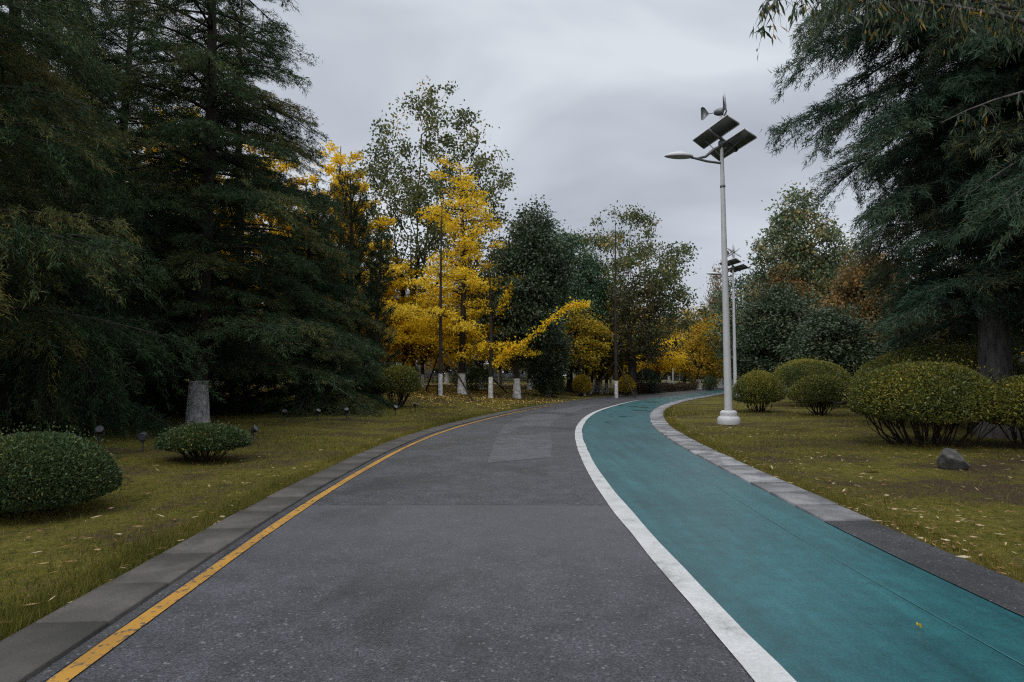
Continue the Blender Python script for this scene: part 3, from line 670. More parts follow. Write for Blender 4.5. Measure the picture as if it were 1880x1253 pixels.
dome_at('yellow green topped shrub on several thin stems beside the ginkgo grove', 734, 27.5, 76, 672, 19, BUSHY, .36, .085, .04, 9000, group='open shrubs at the end of the cedars', name='shrub', stems=24, flare=.18, lumps=.14, sr=.022)
dome_at('darker shrub squeezed between the cedar skirt and the yellow topped shrub', 686, 28.5, 66, 674, 20, BUSHD, .30, .085, .04, 8000, group='open shrubs at the end of the cedars', name='shrub', stems=22, flare=.25, lumps=.14, sr=.022)
HB = 'low bushes at the far bend'
dome_at('small round olive bush at the foot of the whitewashed grove', 1068, 47, 34, 688, 21, OLIVE, .2, .11, .06, 3500, group=HB)
dome_at('yellowish round bush right of the propped young tree', 1150, 50, 32, 690, 22, OLIVE, .2, .11, .06, 3500, group=HB)
dome_at('dark green dome bush behind the brown hedge', 1187, 56, 50, 677, 23, CAMPH, .1, .12, .06, 5000, group=HB)
dome_at('dark round bush beside the foot of the golden tree', 1302, 68, 24, 691, 24, CAMPH, .1, .12, .06, 2500, group=HB)
dome_at('dark green low shrub between the ginkgo trunks', 868, 43, 60, 672, 25, BUSHD, .1, .11, .06, 4000, group='dark shrubs among the whitewashed trunks', lumps=.2)
dome_at('dark green low shrub right of the camphor trunk', 1010, 44, 50, 684, 26, BUSHD, .1, .11, .06, 4000, group='dark shrubs among the whitewashed trunks', lumps=.2)
# low brown hedge at the bend
r = np.random.default_rng(31); n = 14000
hs = [spot(px, Y) for px, Y in ((1166, 54), (1200, 58), (1240, 65), (1276, 73))]; hs = np.array(hs); u = r.random(n)*3; i = u.astype(int).clip(0, 2); f = (u-i)[:, None]
base = hs[i]*(1-f) + hs[i+1]*f; P = base + np.stack([r.uniform(-.3, .3, n), r.uniform(-.8, .8, n), r.random(n)**.6*(.78+.12*np.sin(u*9))], 1)
V, Q = leaves(P, r.normal(size=(n, 3))+np.array([0, 0, .6]), r.normal(size=(n, 3)), .16, .07)
tag(obj('hedge', Acc().add(V, Q).mesh('hedge', v=r.random(n)), HEDGE), 'low brown hedge along the far bend of the road', 'hedge')

# ------------------------------------------------------------------ conifers
CED = dict(kind='needle', lay=.62)
ca = whorl(41, 19, .26, 1.55, 4.9, 190, rise=.22, droop=.34, pe=.55, dens=105, nl=.13, nw=.022, every=.15, blen=.30, spread=.055, htop=.98, **CED)
plant('deodar_cedar', 'dark cedar with a lime washed trunk foot behind the small flattened bush', 'tree', ca, (BARKGW, CEDAR), spot(366, 18.8), .4, 'dark cedars on the left')
cb = whorl(42, 15, .26, .4, 4.4, 170, rise=.06, droop=.40, pe=.75, dens=110, nl=.14, nw=.022, every=.15, blen=.36, bdroop=.5, spread=.06, **CED)
plant('deodar_cedar', 'bushy cedar whose drooping skirt of boughs reaches the lawn above the spotlights', 'tree', cb, (BARK, CEDAR), spot(556, 25.5), 1.1, 'dark cedars on the left', (1, 1, .62))
cc = whorl(43, 17, .30, 2.4, 4.5, 165, rise=.20, droop=.30, pe=.55, dens=120, nl=.12, nw=.016, every=.13, blen=.34, bdroop=.40, spread=.05, **CED)
plant('deodar_cedar', 'nearest dark cedar at the left edge, long boughs above the large corner bush', 'tree', cc, (BARK, CEDAR), (-10.6, 10.2, gz(-10.6, 10.2)), 0, 'dark cedars on the left')
GL = 'dark cedars on the left'
plant('deodar_cedar', 'dark cedar with a bare dark upper trunk right of the lime washed cedar', 'tree', ca, (BARK, CEDAR), spot(436, 24), 2.2, GL, (.95, .95, .86))
plant('deodar_cedar', 'dense cedar in deep shade between the left edge and the lime washed cedar', 'tree', cb, (BARK, CEDAR), spot(120, 20.5), 3.0, GL, (1.05, 1.05, 1.1))
plant('deodar_cedar', 'dark cedar behind the large corner bush at the left edge', 'tree', cb, (BARK, CEDAR), spot(10, 14.5), 4.0, GL, (.85, .85, 1.2))
plant('deodar_cedar', 'tall cedar in the second row, seen through boughs at the far left', 'tree', cb, (BARK, CEDAR), spot(70, 25), 5.0, GL, (1.3, 1.3, 1.25))
plant('deodar_cedar', 'cedar in the second row, left of the lime washed trunk', 'tree', cb, (BARK, CEDAR), spot(270, 27), .2, GL, (1.1, 1.1, .62))
cq = whorl(44, 18, .34, 2.9, 3.5, 230, rise=.12, droop=.36, dens=135, nl=.17, nw=.020, every=.13, blen=.36, bdroop=.34, spread=.06, var=(.74, 1.1), prof=lambda u: np.interp(u, [0, .18, .27, .37, .5, .75, 1], [.62, .78, .85, 1.18, 1.12, .6, .05]), azf=lambda a: .96 if math.cos(a) < -.2 else 1.25, **CED)
plant('blue_cedar', 'large blue green cedar with a bare grey trunk above the largest clipped dome', 'tree', cq, (BARKG, CEDARR), spot(1826, 14.4), 0, 'blue green cedars on the right')
plant('blue_cedar', 'blue green cedar at the right edge whose low boughs hang beside the edge bush', 'tree', cq, (BARKG, CEDARR), (13.9, 11.6, gz(13.9, 11.6)-1.2), 2.0, 'blue green cedars on the right', (.9, .9, .85))
plant('blue_cedar', 'second row blue green cedar standing just past the right edge', 'tree', cq, (BARKG, CEDARR), spot(1965, 22), 4.2, 'blue green cedars on the right', (.95, .95, .98))
ju = whorl(45, 8.2, .14, .3, .75, 90, rise=1.2, droop=.1, pe=.45, dens=130, nl=.13, nw=.03, every=.12, blen=.35, bdroop=-.15, spread=.07, minL=.25, tip=1.0)
JG = 'dark upright junipers by the yellow leaves'
plant('deodar_cedar', 'cedar standing behind, filling the gap left of the lime washed cedar', 'tree', ca, (BARK, CEDAR), spot(205, 22.5), 5.3, GL, (1.0, 1.0, .95))
plant('juniper_tree', 'slim dark juniper column at the right end of the cedars', 'tree', ju, (BARK, JUNI), spot(693, 30.5), 0, JG)
jv = whorl(46, 11, .2, .4, 1.7, 120, rise=1.6, droop=.1, pe=.6, dens=120, nl=.14, nw=.03, every=.14, blen=.30, bdroop=-.2, spread=.08, minL=.3, tip=1.2)
plant('juniper_tree', 'tall flame shaped juniper with twisting upright plumes', 'tree', jv, (BARK, JUNI), spot(640, 31), .6, JG)
plant('juniper_tree', 'darker juniper half hidden behind the cedar skirt', 'tree', jv, (BARK, JUNI), spot(585, 33), 2.6, JG, (1, 1, .95))

# ------------------------------------------------------------------ ginkgos
GK = dict(kind='leaf', every=.22, bdroop=.08, tip=.6, bside=.8)
gk = whorl(51, 14.4, .23, 1.9, 3.9, 84, rise=.22, droop=.10, dens=31, nl=.13, nw=.115, blen=.42, spread=.15, minL=.3, limb=.03, lay=.85, var=(.40, 1.28),
    prof=lambda u: 1.0 if u < .28 else (.86 if u < .42 else .52*(1-(u-.42)/.58)**.5+.06), azf=lambda a: 1.1 if math.cos(a) < -.3 else .92, **GK)
GG = 'yellow ginkgo trees'
plant('ginkgo_tree', 'bright yellow ginkgo with a pointed crown and scuffed lime washed trunk', 'tree', gk, (BARKW, GINK), spot(848, 38), 0, GG)
gk2 = whorl(52, 13, .2, 2.2, 3.9, 64, rise=.30, droop=.05, pe=.7, dens=60, nl=.14, nw=.125, blen=.34, spread=.13, minL=.5, limb=.03, **GK)
plant('ginkgo_tree', 'yellow ginkgo seen only in glimpses left of the lime washed cedar', 'tree', gk2, (BARKW, GINKO), spot(290, 35), 0, GG, (1.3, 1.3, 1.25))
plant('ginkgo_tree', 'yellow ginkgo glimpsed through the cedar boughs, right of the lime washed cedar', 'tree', gk2, (BARKW, GINKO), spot(490, 37), 1.6, GG, (1.3, 1.3, 1.15))
plant('ginkgo_tree', 'yellow ginkgo behind the flame shaped juniper', 'tree', gk2, (BARKW, GINK), spot(622, 40), 3.9, GG, (1.1, 1.1, 1.2))
plant('ginkgo_tree', 'lower yellow ginkgo behind the shrubs at the end of the cedars', 'tree', gk2, (BARKW, GINK), spot(742, 46), 2.2, GG, (1.25, 1.25, .74))
# ginkgo with a long leafy limb reaching right
r = np.random.default_rng(53); x0, y0, z0 = spot(901, 36.8); tk = Acc().tube(trunk_path(r, 7.5, .012), np.linspace(.15, .05, 14), 10)
P_, lv = [], []
for pts, cnt, q0 in (([(0, 0, 2.0), (.7, -.5, 2.4), (1.9, -.9, 3.1), (3.2, -1.2, 4.3), (4.5, -1.3, 5.3), (5.6, -1.3, 5.4)], 850, .36), ([(0, 0, 1.9), (.4, -.6, 2.1), (1.0, -.9, 2.6), (1.6, -1.0, 3.1)], 800, .3),
                    ([(0, 0, 3.2), (-.8, .1, 3.8), (-1.8, .3, 4.4)], 400, .3), ([(0, 0, 4.6), (.7, -.3, 5.3), (1.2, -.6, 6.6)], 500, .3)):
    p = np.array(pts, float); s = np.linspace(0, 1, len(p)); tk.tube(np.stack([np.interp(np.linspace(0, 1, 10), s, p[:, k]) for k in range(3)], 1), np.linspace(.06, .012, 10), 6)
    u = q0 + (1-q0)*r.random(cnt); lump = .05+.17*np.abs(np.sin(u*19+1))*np.abs(np.sin(u*47))
    P_.append(np.stack([np.interp(u, s, p[:, k]) for k in range(3)], 1) + r.normal(size=(cnt, 3))*lump[:, None])
P = np.concatenate(P_); n = len(P); V, Q = leaves(P, r.normal(size=(n, 3)), r.normal(size=(n, 3)), .13*r.uniform(.7, 1.2, n), .12)
plant('ginkgo_tree', 'slender ginkgo with one long yellow limb slanting up to the right', 'tree', (tk.mesh('trunk', True), Acc().add(V, Q).mesh('crown', v=np.clip(.55+r.normal(size=n)*.2, 0, 1))), (BARKW, GINK), (x0, y0, z0), 0, GG)

# ------------------------------------------------------------------ young propped trees
def propped(label, px, Y, top, seed, stakes):
    r = np.random.default_rng(seed); x, y, z = spot(px, Y); H = zat(top, Y)-z
    tp = trunk_path(r, H, .004, 14); tk = Acc().tube(tp, np.linspace(.135, .02, 14), 12); tw = []; ends = []
    for i in range(16):
        h = H*(.22+.75*r.random()); az = r.uniform(0, 6.28); L0 = r.uniform(.6, 1.7)*(1.1-h/H); b = np.array([np.interp(h, tp[:, 2], tp[:, 0]), np.interp(h, tp[:, 2], tp[:, 1]), h])
        q = np.linspace(0, 1, 6)[:, None]; e = b + q*L0*np.array([math.cos(az), math.sin(az), 0]) + np.array([0, 0, 1])*(q**1.5*L0*1.1); tw.append(e); ends.append(e[3:])
    tk.add(*tubes(np.array(tw), np.tile(np.linspace(.022, .004, 6), (16, 1)), 5))
    E_ = np.concatenate(ends); k = r.integers(0, len(E_), 420); P = E_[k] + r.normal(size=(420, 3))*.16; V, Q = leaves(P, r.normal(size=(420, 3)), r.normal(size=(420, 3)), .12, .06)
    plant('young_tree', label, 'tree', (tk.mesh('trunk', True), Acc().add(V, Q).mesh('crown', v=r.random(420))), (BARKW, SPARSE), (x, y, z), 0, 'young trees held up by props')
    for lb, dx, dy, hh in stakes:
        bx, by = x+dx, y+dy; bz = gz(bx, by); a = Acc().tube([(0, 0, -.1), ((x-dx*.0-bx)*.97, (y-by)*.97, z+hh-bz)], [.05, .042], 9)
        a.tube([((x-bx)*.92, (y-by)*.92, (z+hh-bz)*.955), ((x-bx)*.94, (y-by)*.94, (z+hh-bz)*.97)], [.058, .058], 9)
        tag(obj('tree_prop', a.mesh('tree_prop', True), TWIG), lb, 'tree prop', 'slanting wooden props of the young trees').location = (bx, by, bz)
propped('thin straight young tree with bare trunk and lime washed foot, held by slanting props', 809, 35.5, 372, 61,
        (('wooden prop slanting down right to the grass from the thin young tree', 2.05, -2.2, 2.75), ('wooden prop slanting down left from the thin young tree', -1.1, 1.6, 2.6), ('dark upright prop close behind the lime washed foot of the thin young tree', -.22, .5, 2.4)))
propped('second thin propped young tree farther off by the yellowish bush', 1131, 45, 405, 62,
        (('wooden prop slanting down right beside the yellowish round bush', 1.2, -1.2, 2.6), ('wooden prop slanting down left from the farther young tree', -1.9, .5, 2.7)))
x, y, z = spot(884, 41); a = Acc().tube([(-1.2, 0, 2.9), (1.7, -.4, .0)], [.05, .05], 8)
tag(obj('tree_prop', a.mesh('tree_prop', True), TWIG), 'thin wooden prop slanting between the yellow ginkgo and the long limbed ginkgo', 'tree prop', 'slanting wooden props of the young trees').location = (x, y, z)

# ------------------------------------------------------------------ broadleaf trees of the middle ground
def H_(top, px, Y): return zat(top, Y) - gz(xat(px, Y), Y)
h = H_(150, 752, 46)
tf = broad(71, h, .30, [(6.5, 4.6), (8.5, 6.9), (11, 7.1), (14, 6.5), (17, 5.3), (20, 3.4), (h, .7)], 420, .33, 54, .25, .17, zfork=.16, leaders=4, lspread=.085, edge=.36, off=(1.6, 0), ttop=.82, up=.9, skip=.0, thin=1.4)
plant('deciduous_tree', 'tallest tree with several stems and thin olive green leaves, behind the yellow ginkgo', 'tree', tf, (BARK, SPARSE), spot(756, 46), .3, 'thin leaved tall trees')
h = H_(370, 1140, 56)
tg = broad(72, h, .2, [(4.0, 4.2), (6.5, 6.8), (9, 6.8), (12, 5.8), (14.5, 4.0), (h, .8)], 300, .38, 84, .26, .16, zfork=.2, leaders=3, lspread=.10, edge=.36, off=(1.2, 0), ttop=.85, up=.9, thin=1.4)
plant('deciduous_tree', 'tall thin leaved tree at the far bend with a lopsided crown leaning right', 'tree', tg, (BARK, SPARSE), spot(1140, 56), 1.2, 'thin leaved tall trees')
h = H_(385, 968, 39)
ci = broad(73, h, .21, [(2.9, 1.0), (4, 2.1), (6.5, 2.5), (8.5, 2.2), (10.2, 1.4), (h, .35)], 240, .36, 210, .20, .11, zfork=.24, edge=.33, ttop=.85, off=(.9, 0))
plant('camphor_tree', 'rounded dark evergreen with a lime washed trunk, right of the yellow ginkgo', 'tree', ci, (BARKW, CAMPH), spot(949, 39), .2, 'dark evergreen trees of the middle ground')
h = H_(405, 1048, 52)
cj = broad(74, h, .25, spindle(2.0, h, 3.0, .25, base=.5, top=.06), 230, .38, 170, .22, .13, edge=.33, ttop=.92)
plant('evergreen_tree', 'conical dark green tree behind and right of the rounded dark evergreen', 'tree', cj, (BARK, GREEN), spot(1046, 52), .9, 'dark evergreen trees of the middle ground')
h = H_(575, 1006, 44)
ck = broad(75, h, .14, spindle(.9, h, 1.5, .4, base=.6), 90, .30, 110, .18, .09, edge=.35)
plant('evergreen_tree', 'low dark evergreen beneath the slanting yellow limb', 'tree', ck, (BARKW, CAMPH), spot(1006, 44), 0, 'dark evergreen trees of the middle ground')
h = H_(495, 1175, 50)
cl = broad(76, h, .36, [(2.6, 1.9), (4, 3.1), (6, 3.0), (8, 2.2), (h, .6)], 150, .38, 60, .22, .13, zfork=.33, leaders=4, lspread=.12, edge=.4, off=(.6, 0))
plant('olive_tree_crown', 'olive brown tree with a thick dark trunk behind the dark green dome bush', 'tree', cl, (BARK, OLBR), spot(1160, 50), 0, 'coloured trees of the middle ground').name = 'broadleaf_tree'
h = H_(552, 1075, 47)
cm = broad(77, h, .24, [(2.3, 1.2), (3.2, 1.9), (5, 1.9), (h, .5)], 100, .30, 60, .20, .12, zfork=.4, edge=.4)
plant('broadleaf_tree', 'olive yellow small tree with a dark forked trunk over the round olive bush', 'tree', cm, (BARKW, OLIVE), spot(1067, 48), 0, 'coloured trees of the middle ground')
plant('broadleaf_tree', 'bright yellow tree behind the olive yellow small tree', 'tree', cm, (BARKW, GINK), spot(1096, 56), 2, 'coloured trees of the middle ground', (1.2, 1.2, 1.25))
h = H_(568, 1285, 75)
co = broad(78, h, .26, [(1.6, 2.4), (3, 3.6), (6, 3.4), (h, .8)], 170, .42, 60, .26, .16, zfork=.24, leaders=3, lspread=.14, edge=.4)
GO = 'golden trees at the end of the road'
plant('golden_tree', 'golden yellow tree beside the farthest lamp pole', 'tree', co, (BARKW, GOLD), spot(1283, 75), 0, GO)
plant('golden_tree', 'golden tree just left of the nearest lamp pole, behind the first golden tree', 'tree', co, (BARKW, GOLD), spot(1322, 84), 1.9, GO, (1.0, 1.0, 1.05))
plant('golden_tree', 'taller brownish tree rising behind the golden trees', 'tree', co, (BARK, BROWN), spot(1322, 98), 3.2, GO, (.8, .8, 1.9))
plant('golden_tree', 'olive tree behind the farthest lamp pole', 'tree', co, (BARK, OLIVE), spot(1256, 100), 4.4, GO, (1.1, 1.1, 1.25))
plant('golden_tree', 'small bright yellow tree glimpsed over the brown hedge', 'tree', cm, (BARKW, GINK), spot(1207, 70), 4.4, GO, (1.5, 1.5, .95))
h = H_(343, 1478, 48)
cp = broad(79, h, .32, [(3.5, 3.2), (6, 4.0), (9, 3.7), (11.5, 2.9), (13.5, 1.9), (h, .5)], 280, .42, 120, .28, .16, zfork=.2, edge=.34, ttop=.9, vj=.2)
GR = 'trees behind the right lawn'
plant('broadleaf_tree', 'tall green pyramid shaped tree with sky gaps, right of the lamps', 'tree', cp, (BARK, leaf_mat('mixed_green_leaves', [(0, (.06, .10, .055)), (.5, (.13, .17, .085)), (.8, (.24, .22, .09)), (1, (.40, .27, .08))], .3, .42, .35)), spot(1474, 54), 0, GR, (1.1, 1.1, 1.12))
h = H_(500, 1425, 38)
cd = broad(80, h, .17, [(1.2, 2.0), (2.5, 2.6), (4.5, 2.5), (6.2, 1.7), (h, .5)], 210, .36, 170, .20, .11, zfork=.16, leaders=4, lspread=.16, edge=.36)
plant('evergreen_tree', 'dark green bushy tree behind the lamp bushes', 'tree', cd, (BARK, CAMPH), spot(1436, 47), 0, GR, (1.2, 1.2, 1.05))
plant('evergreen_tree', 'dark many stemmed tree behind the wide flat dome', 'tree', cd, (BARKW, CAMPH), spot(1535, 32), 1.7, GR, (.9, .9, .62))
plant('evergreen_tree', 'dark tree filling the gap left of the blue green cedars', 'tree', cd, (BARKW, CAMPH), spot(1690, 36), 3.1, GR, (1.0, 1.0, .8))
plant('evergreen_tree', 'green bushy tree at the back of the farther lamp', 'tree', cd, (BARK, GREEN), spot(1392, 52), 4.0, GR, (.8, .8, .85))
plant('broadleaf_tree', 'rust and orange leaved tree between the green pyramid and the cedar', 'tree', cd, (BARK, RUST), spot(1592, 38), 5.0, GR, (1.0, 1.0, 1.13))
plant('broadleaf_tree', 'rust tinged crown showing over the dark bushy tree, low before the green pyramid', 'tree', cd, (BARK, RUST), spot(1450, 51), .8, GR, (1.05, 1.05, 1.3))
plant('broadleaf_tree', 'yellowing small tree in shade left of the grey cedar trunk', 'tree', cm, (BARK, OLBR), spot(1730, 27), .5, GR, (1.2, 1.2, .85))
plant('broadleaf_tree', 'yellowing small tree in shade behind the grey cedar trunk', 'tree', cm, (BARK, OLBR), spot(1800, 28), 2.5, GR, (1.2, 1.2, .8))
# backdrop trees: each its own thing, built from a few shared meshes
bd = [broad(81, 11, .2, spindle(2.2, 11, 2.9, .4, base=.5), 110, .5, 50, .30, .18, zfork=.2, edge=.4), broad(82, 9, .17, spindle(2.0, 9, 2.6, .45, base=.5), 90, .5, 45, .30, .2, zfork=.25, leaders=3, lspread=.15, edge=.4),
      broad(83, 14, .22, spindle(2.4, 14, 3.1, .35, base=.45), 140, .5, 55, .30, .18, zfork=.2, edge=.38)]
BG = 'whitewashed grove trees behind the bend'
cols = {'yellow': GINK, 'amber': GINKO, 'olive': OLIVE, 'green': GREEN, 'dark': CAMPH, 'golden': GOLD}
for i, (px, Y, k, cn, sc, lb) in enumerate((
        (776, 44, 1, 'amber', .8, 'small amber tree leaning behind the left prop'), (884, 46, 0, 'dark', .85, 'dark green grove tree right of the scuffed ginkgo trunk'), (918, 52, 1, 'amber', 1.0, 'amber grove tree behind the long limbed ginkgo'),
        (972, 50, 0, 'dark', .8, 'dark grove tree with a clean white foot right of the camphor trunk'), (980, 54, 1, 'yellow', .8, 'yellow grove tree low behind the camphor trunk'), (1014, 56, 1, 'golden', .8, 'golden grove tree left of the olive bush'),
        (1030, 60, 1, 'yellow', 1.0, 'yellow grove tree left of the olive yellow tree'), (1048, 54, 1, 'olive', .85, 'olive grove tree just left of the round olive bush'), (1086, 52, 1, 'olive', .8, 'olive grove tree right of the round olive bush'),
        (1095, 64, 1, 'yellow', 1.0, 'yellow grove tree far behind the leaning white trunks'), (1103, 53, 1, 'golden', .85, 'golden grove tree left of the farther young tree'), (1113, 55, 0, 'olive', .75, 'slanting olive grove tree by the farther young tree'),
        (1121, 66, 1, 'yellow', 1.0, 'yellow grove tree behind the farther young tree'), (1210, 82, 1, 'golden', 1.1, 'golden tree left of the farthest lamp pole'), (1228, 96, 0, 'green', 1.0, 'green tree far behind the farthest lamp pole'),
        (1310, 78, 1, 'golden', .7, 'small golden tree with a white foot at the road end'), (1345, 92, 0, 'olive', 1.0, 'olive tree at the road end behind the nearest lamp'), (1360, 70, 0, 'green', 1.1, 'green tree behind the farther lamp'),
        (1400, 62, 2, 'dark', 1.0, 'tall dark tree behind the right lawn, left part'), (1545, 56, 2, 'green', .95, 'tall green tree behind the rust tree'), (1620, 52, 2, 'dark', .9, 'dark tree behind the left boughs of the blue cedar'),
        (1700, 44, 0, 'dark', .95, 'dark green tree in the shade behind the blue cedars'), (1850, 40, 0, 'dark', 1.0, 'dark tree behind the right edge cedar'), (1940, 36, 0, 'olive', 1.0, 'olive tree just past the right edge'),
        (700, 62, 1, 'golden', 1.0, 'golden tree behind the slim juniper column'), (668, 52, 1, 'amber', 1.0, 'amber tree behind the dark shrub'), (560, 52, 0, 'amber', 1.2, 'amber tree behind the bushy cedar'),
        (400, 50, 0, 'golden', 1.2, 'golden tree far behind the lime washed cedar'), (230, 48, 2, 'dark', 1.1, 'dark tree far behind the left cedars'), (90, 44, 2, 'dark', 1.1, 'dark tree deep in the left wood'),
        (-60, 34, 2, 'dark', 1.1, 'dark tree at the back of the left edge'), (820, 62, 0, 'golden', .9, 'golden tree far behind the thin young tree'), (860, 70, 1, 'olive', 1.2, 'olive tree far behind the scuffed ginkgo trunk'),
        (1150, 74, 0, 'olive', .9, 'olive tree far behind the thick dark trunk'), (1180, 92, 1, 'yellow', 1.2, 'yellow tree far behind the dark green dome bush'), (930, 76, 0, 'golden', .9, 'golden tree far behind the rounded dark evergreen'),
        (1005, 80, 1, 'yellow', 1.2, 'yellow tree far behind the low dark evergreen'), (1050, 84, 1, 'amber', 1.2, 'amber tree far behind the round olive bush'))):
    plant('grove_tree', lb, 'tree', bd[k], (BARKW, cols[cn]), spot(px, Y), i*1.37, BG, (sc, sc, sc*(.9+.2*((i*7) % 5)/5)))

# far wood: one mass beyond the grove
r = np.random.default_rng(88); n = 60000; an = r.uniform(-.95, .95, n); an = an + 0*an; R0 = 125 + 18*r.random(n)
X = np.sin(an)*R0*1.0; Yv = np.cos(an)*R0; Zt = (5.5 + 2.2*np.sin(an*23) + 1.5*np.sin(an*61+1)); P = np.stack([X, Yv, ground_z(X, Yv) + Zt*r.random(n)**.8], 1)
V, Q = leaves(P, r.normal(size=(n, 3)), r.normal(size=(n, 3)), .8, .55)
tag(obj('far_woods', Acc().add(V, Q).mesh('far_woods', v=np.clip(.5+.25*np.sin(an*17)+r.normal(size=n)*.2, 0, 1)), leaf_mat('far_wood_leaves', [(0, (.02, .03, .02)), (.5, (.05, .05, .03)), (1, (.14, .10, .035))], .2)), 'far dark wood closing the view between the trunks', 'woods', kind='stuff')

# ------------------------------------------------------------------ lance-leaved tree hanging in at the top right
r = np.random.default_rng(91); bx, by = 10.6, 8.0; bz = gz(bx, by)
tk = Acc().tube([(0, 0, -.2), (-.1, 0, 2), (-.2, .1, 4.2), (-.6, .1, 6.2), (-1.0, 0, 8.2)], [.30, .24, .20, .16, .09], 12)
P_, D_ = [], []
for e, ln in (((-7.15, .2, 5.15), 80), ((-6.4, .5, 5.5), 80), ((-5.4, .2, 5.5), 60), ((-3.4, 1.4, 6.0), 60), ((-2.5, .4, 5.8), 50), ((-3.6, 2.0, 4.2), 14), ((-1.2, 1.8, 3.6), 14), ((-3.0, 1.0, 3.3), 10)):
    a = np.array([-.25, .1, 4.4 + .3*r.random()]); e = np.array(e); e[2] += 1.3; q = np.linspace(0, 1, 12)[:, None]; c = (a+e)/2 + np.array([0, 0, 1.3]); B = (1-q)**2*a + 2*q*(1-q)*c + q*q*e
    tk.tube(B, np.linspace(.06, .008, 12), 6)
    for j in range(ln):
        u = .45+.55*r.random()**.7; b = np.array([np.interp(u, q[:, 0], B[:, k]) for k in range(3)]); d = r.normal(size=3)*np.array([.5, .5, .1]); L0 = r.uniform(.3, .75)
        s = np.linspace(0, 1, 5)[:, None]; tw = b + d*L0*s*.8 + np.array([0, 0, -1])*L0*s**2*.7; tk.tube(tw, np.linspace(.006, .002, 5), 4)
        m_ = 9; k = r.integers(1, 5, m_); P_.append(tw[k] + r.normal(size=(m_, 3))*.02); D_.append(r.normal(size=(m_, 3))*.38 + np.array([0, 0, -1.0]))
P, D = np.concatenate(P_), np.concatenate(D_); n = len(P); V, Q = leaves(P, D, r.normal(size=(n, 3)), .17*r.uniform(.6, 1.25, n), .030*r.uniform(.7, 1.2, n))
plant('lance_leaved_tree', 'tree with hanging lance shaped leaves, its bough dipping in at the top right', 'tree', (tk.mesh('trunk', True), Acc().add(V, Q).mesh('crown', v=r.random(n))), (BARKG, LANCE), (bx, by, bz))

# ------------------------------------------------------------------ small things
# garden spotlights on spikes
SPOTM = plain('spotlight_metal', (.05, .053, .055), .45, .2); SPOTG = plain('spotlight_glass', (.06, .07, .08), .4)
def spotlight(label, px, py, rz, tilt=.5, Y=None):
    g = on_ground(px, py) if Y is None else spot(px, Y); t = thing('garden_spotlight', label, 'spotlight', tuple(g), rz, 'garden spotlights in the left lawn')
    obj('stake', Acc().tube([(0, 0, -.1), (0, 0, .20)], [.012, .016], 8).box((0, 0, .20), (.02, .035, .012)).mesh('stake'), SPOTM, t)
    c, s = math.cos(tilt), math.sin(tilt); M = np.array([[1, 0, 0], [0, c, -s], [0, s, c]])
    pr = [(0, -.09), (.04, -.09), (.06, -.055), (.066, .045), (.075, .05), (.075, .078), (.064, .078)]; a = Acc().lathe(pr, 20); V = np.concatenate(a.V)[:, [0, 2, 1]]*np.array([1, -1, 1])
    h = obj('lamp_housing', mesh('lamp_housing', V @ M.T + np.array([0, 0, .30]), np.concatenate(a.Q), smooth=True), SPOTM, t)
    a = Acc().lathe([(0, .070), (.064, .070)], 20); V = np.concatenate(a.V)[:, [0, 2, 1]]*np.array([1, -1, 1])
    obj('glass', mesh('glass', V @ M.T + np.array([0, 0, .30]), np.concatenate(a.Q)), SPOTG, h)
    obj('bracket', Acc().tube([(-.09, 0, .31), (-.09, 0, .22), (0, 0, .205), (.09, 0, .22), (.09, 0, .31)], [.008]*5, 6).mesh('bracket'), SPOTM, t)
for a_ in (('round spotlight facing the road, left of the flattened bush', 262, 830, .15, .25), ('spotlight on a stake just right of the flattened bush', 465, 815, 1.5, -.5),
           ('leftmost of the three spotlights under the drooping cedar skirt', 522, 776, .3, -.9), ('middle one of the three spotlights under the drooping cedar skirt', 583, 774, .9, -.9), ('rightmost of the three spotlights under the drooping cedar skirt', 636, 771, .2, -.9),
           ('spotlight at the foot of the yellow topped shrub', 726, 764, .6, -.8), ('spotlight standing alone on the grass right of the yellow topped shrub', 762, 757, 1.2, -.7), ('pale spotlight in the deep shade behind the large corner bush', 182, 818, .5, -.5)): spotlight(*a_)
# rock by the big bush
r = np.random.default_rng(95); import bmesh
bm = bmesh.new(); bmesh.ops.create_icosphere(bm, subdivisions=4, radius=1)
V = np.array([v.co[:] for v in bm.verts]); pl_ = nrm(r.normal(size=(13, 3))); dist = r.uniform(.62, .9, 13)
sc0 = np.min(np.where(V @ pl_.T > .05, dist/np.maximum(V @ pl_.T, .05), 9), axis=1); rk = V*np.minimum(sc0, 1.15)[:, None]; rk *= 1+.03*sines(5, 9)(rk)[:, None]; rk = rk*np.array([.24, .2, .20])
for v, c in zip(bm.verts, rk): v.co = c
me = bpy.data.meshes.new('rock'); bm.to_mesh(me); bm.free()
m, t, b, l = mat('rock_stone'); n1 = noise(t, 9, 6, .7); rp = ramp(t, [(.3, (.018, .018, .017)), (.55, (.065, .064, .06)), (.75, (.20, .20, .19))]); l(n1.outputs['Fac'], rp.inputs[0]); l(rp.outputs[0], b.inputs['Base Color']); b.inputs['Roughness'].default_value = .85; bump(t, b, n1.outputs['Fac'], 1, .03)
g = on_ground(1757, 864); o = tag(obj('rock', me, m), 'grey pitted rock lying in front of the big clipped bush', 'rock'); o.location = (g[0], g[1]+.1, g[2]+.12); o.rotation_euler = (.2, -.35, .5)
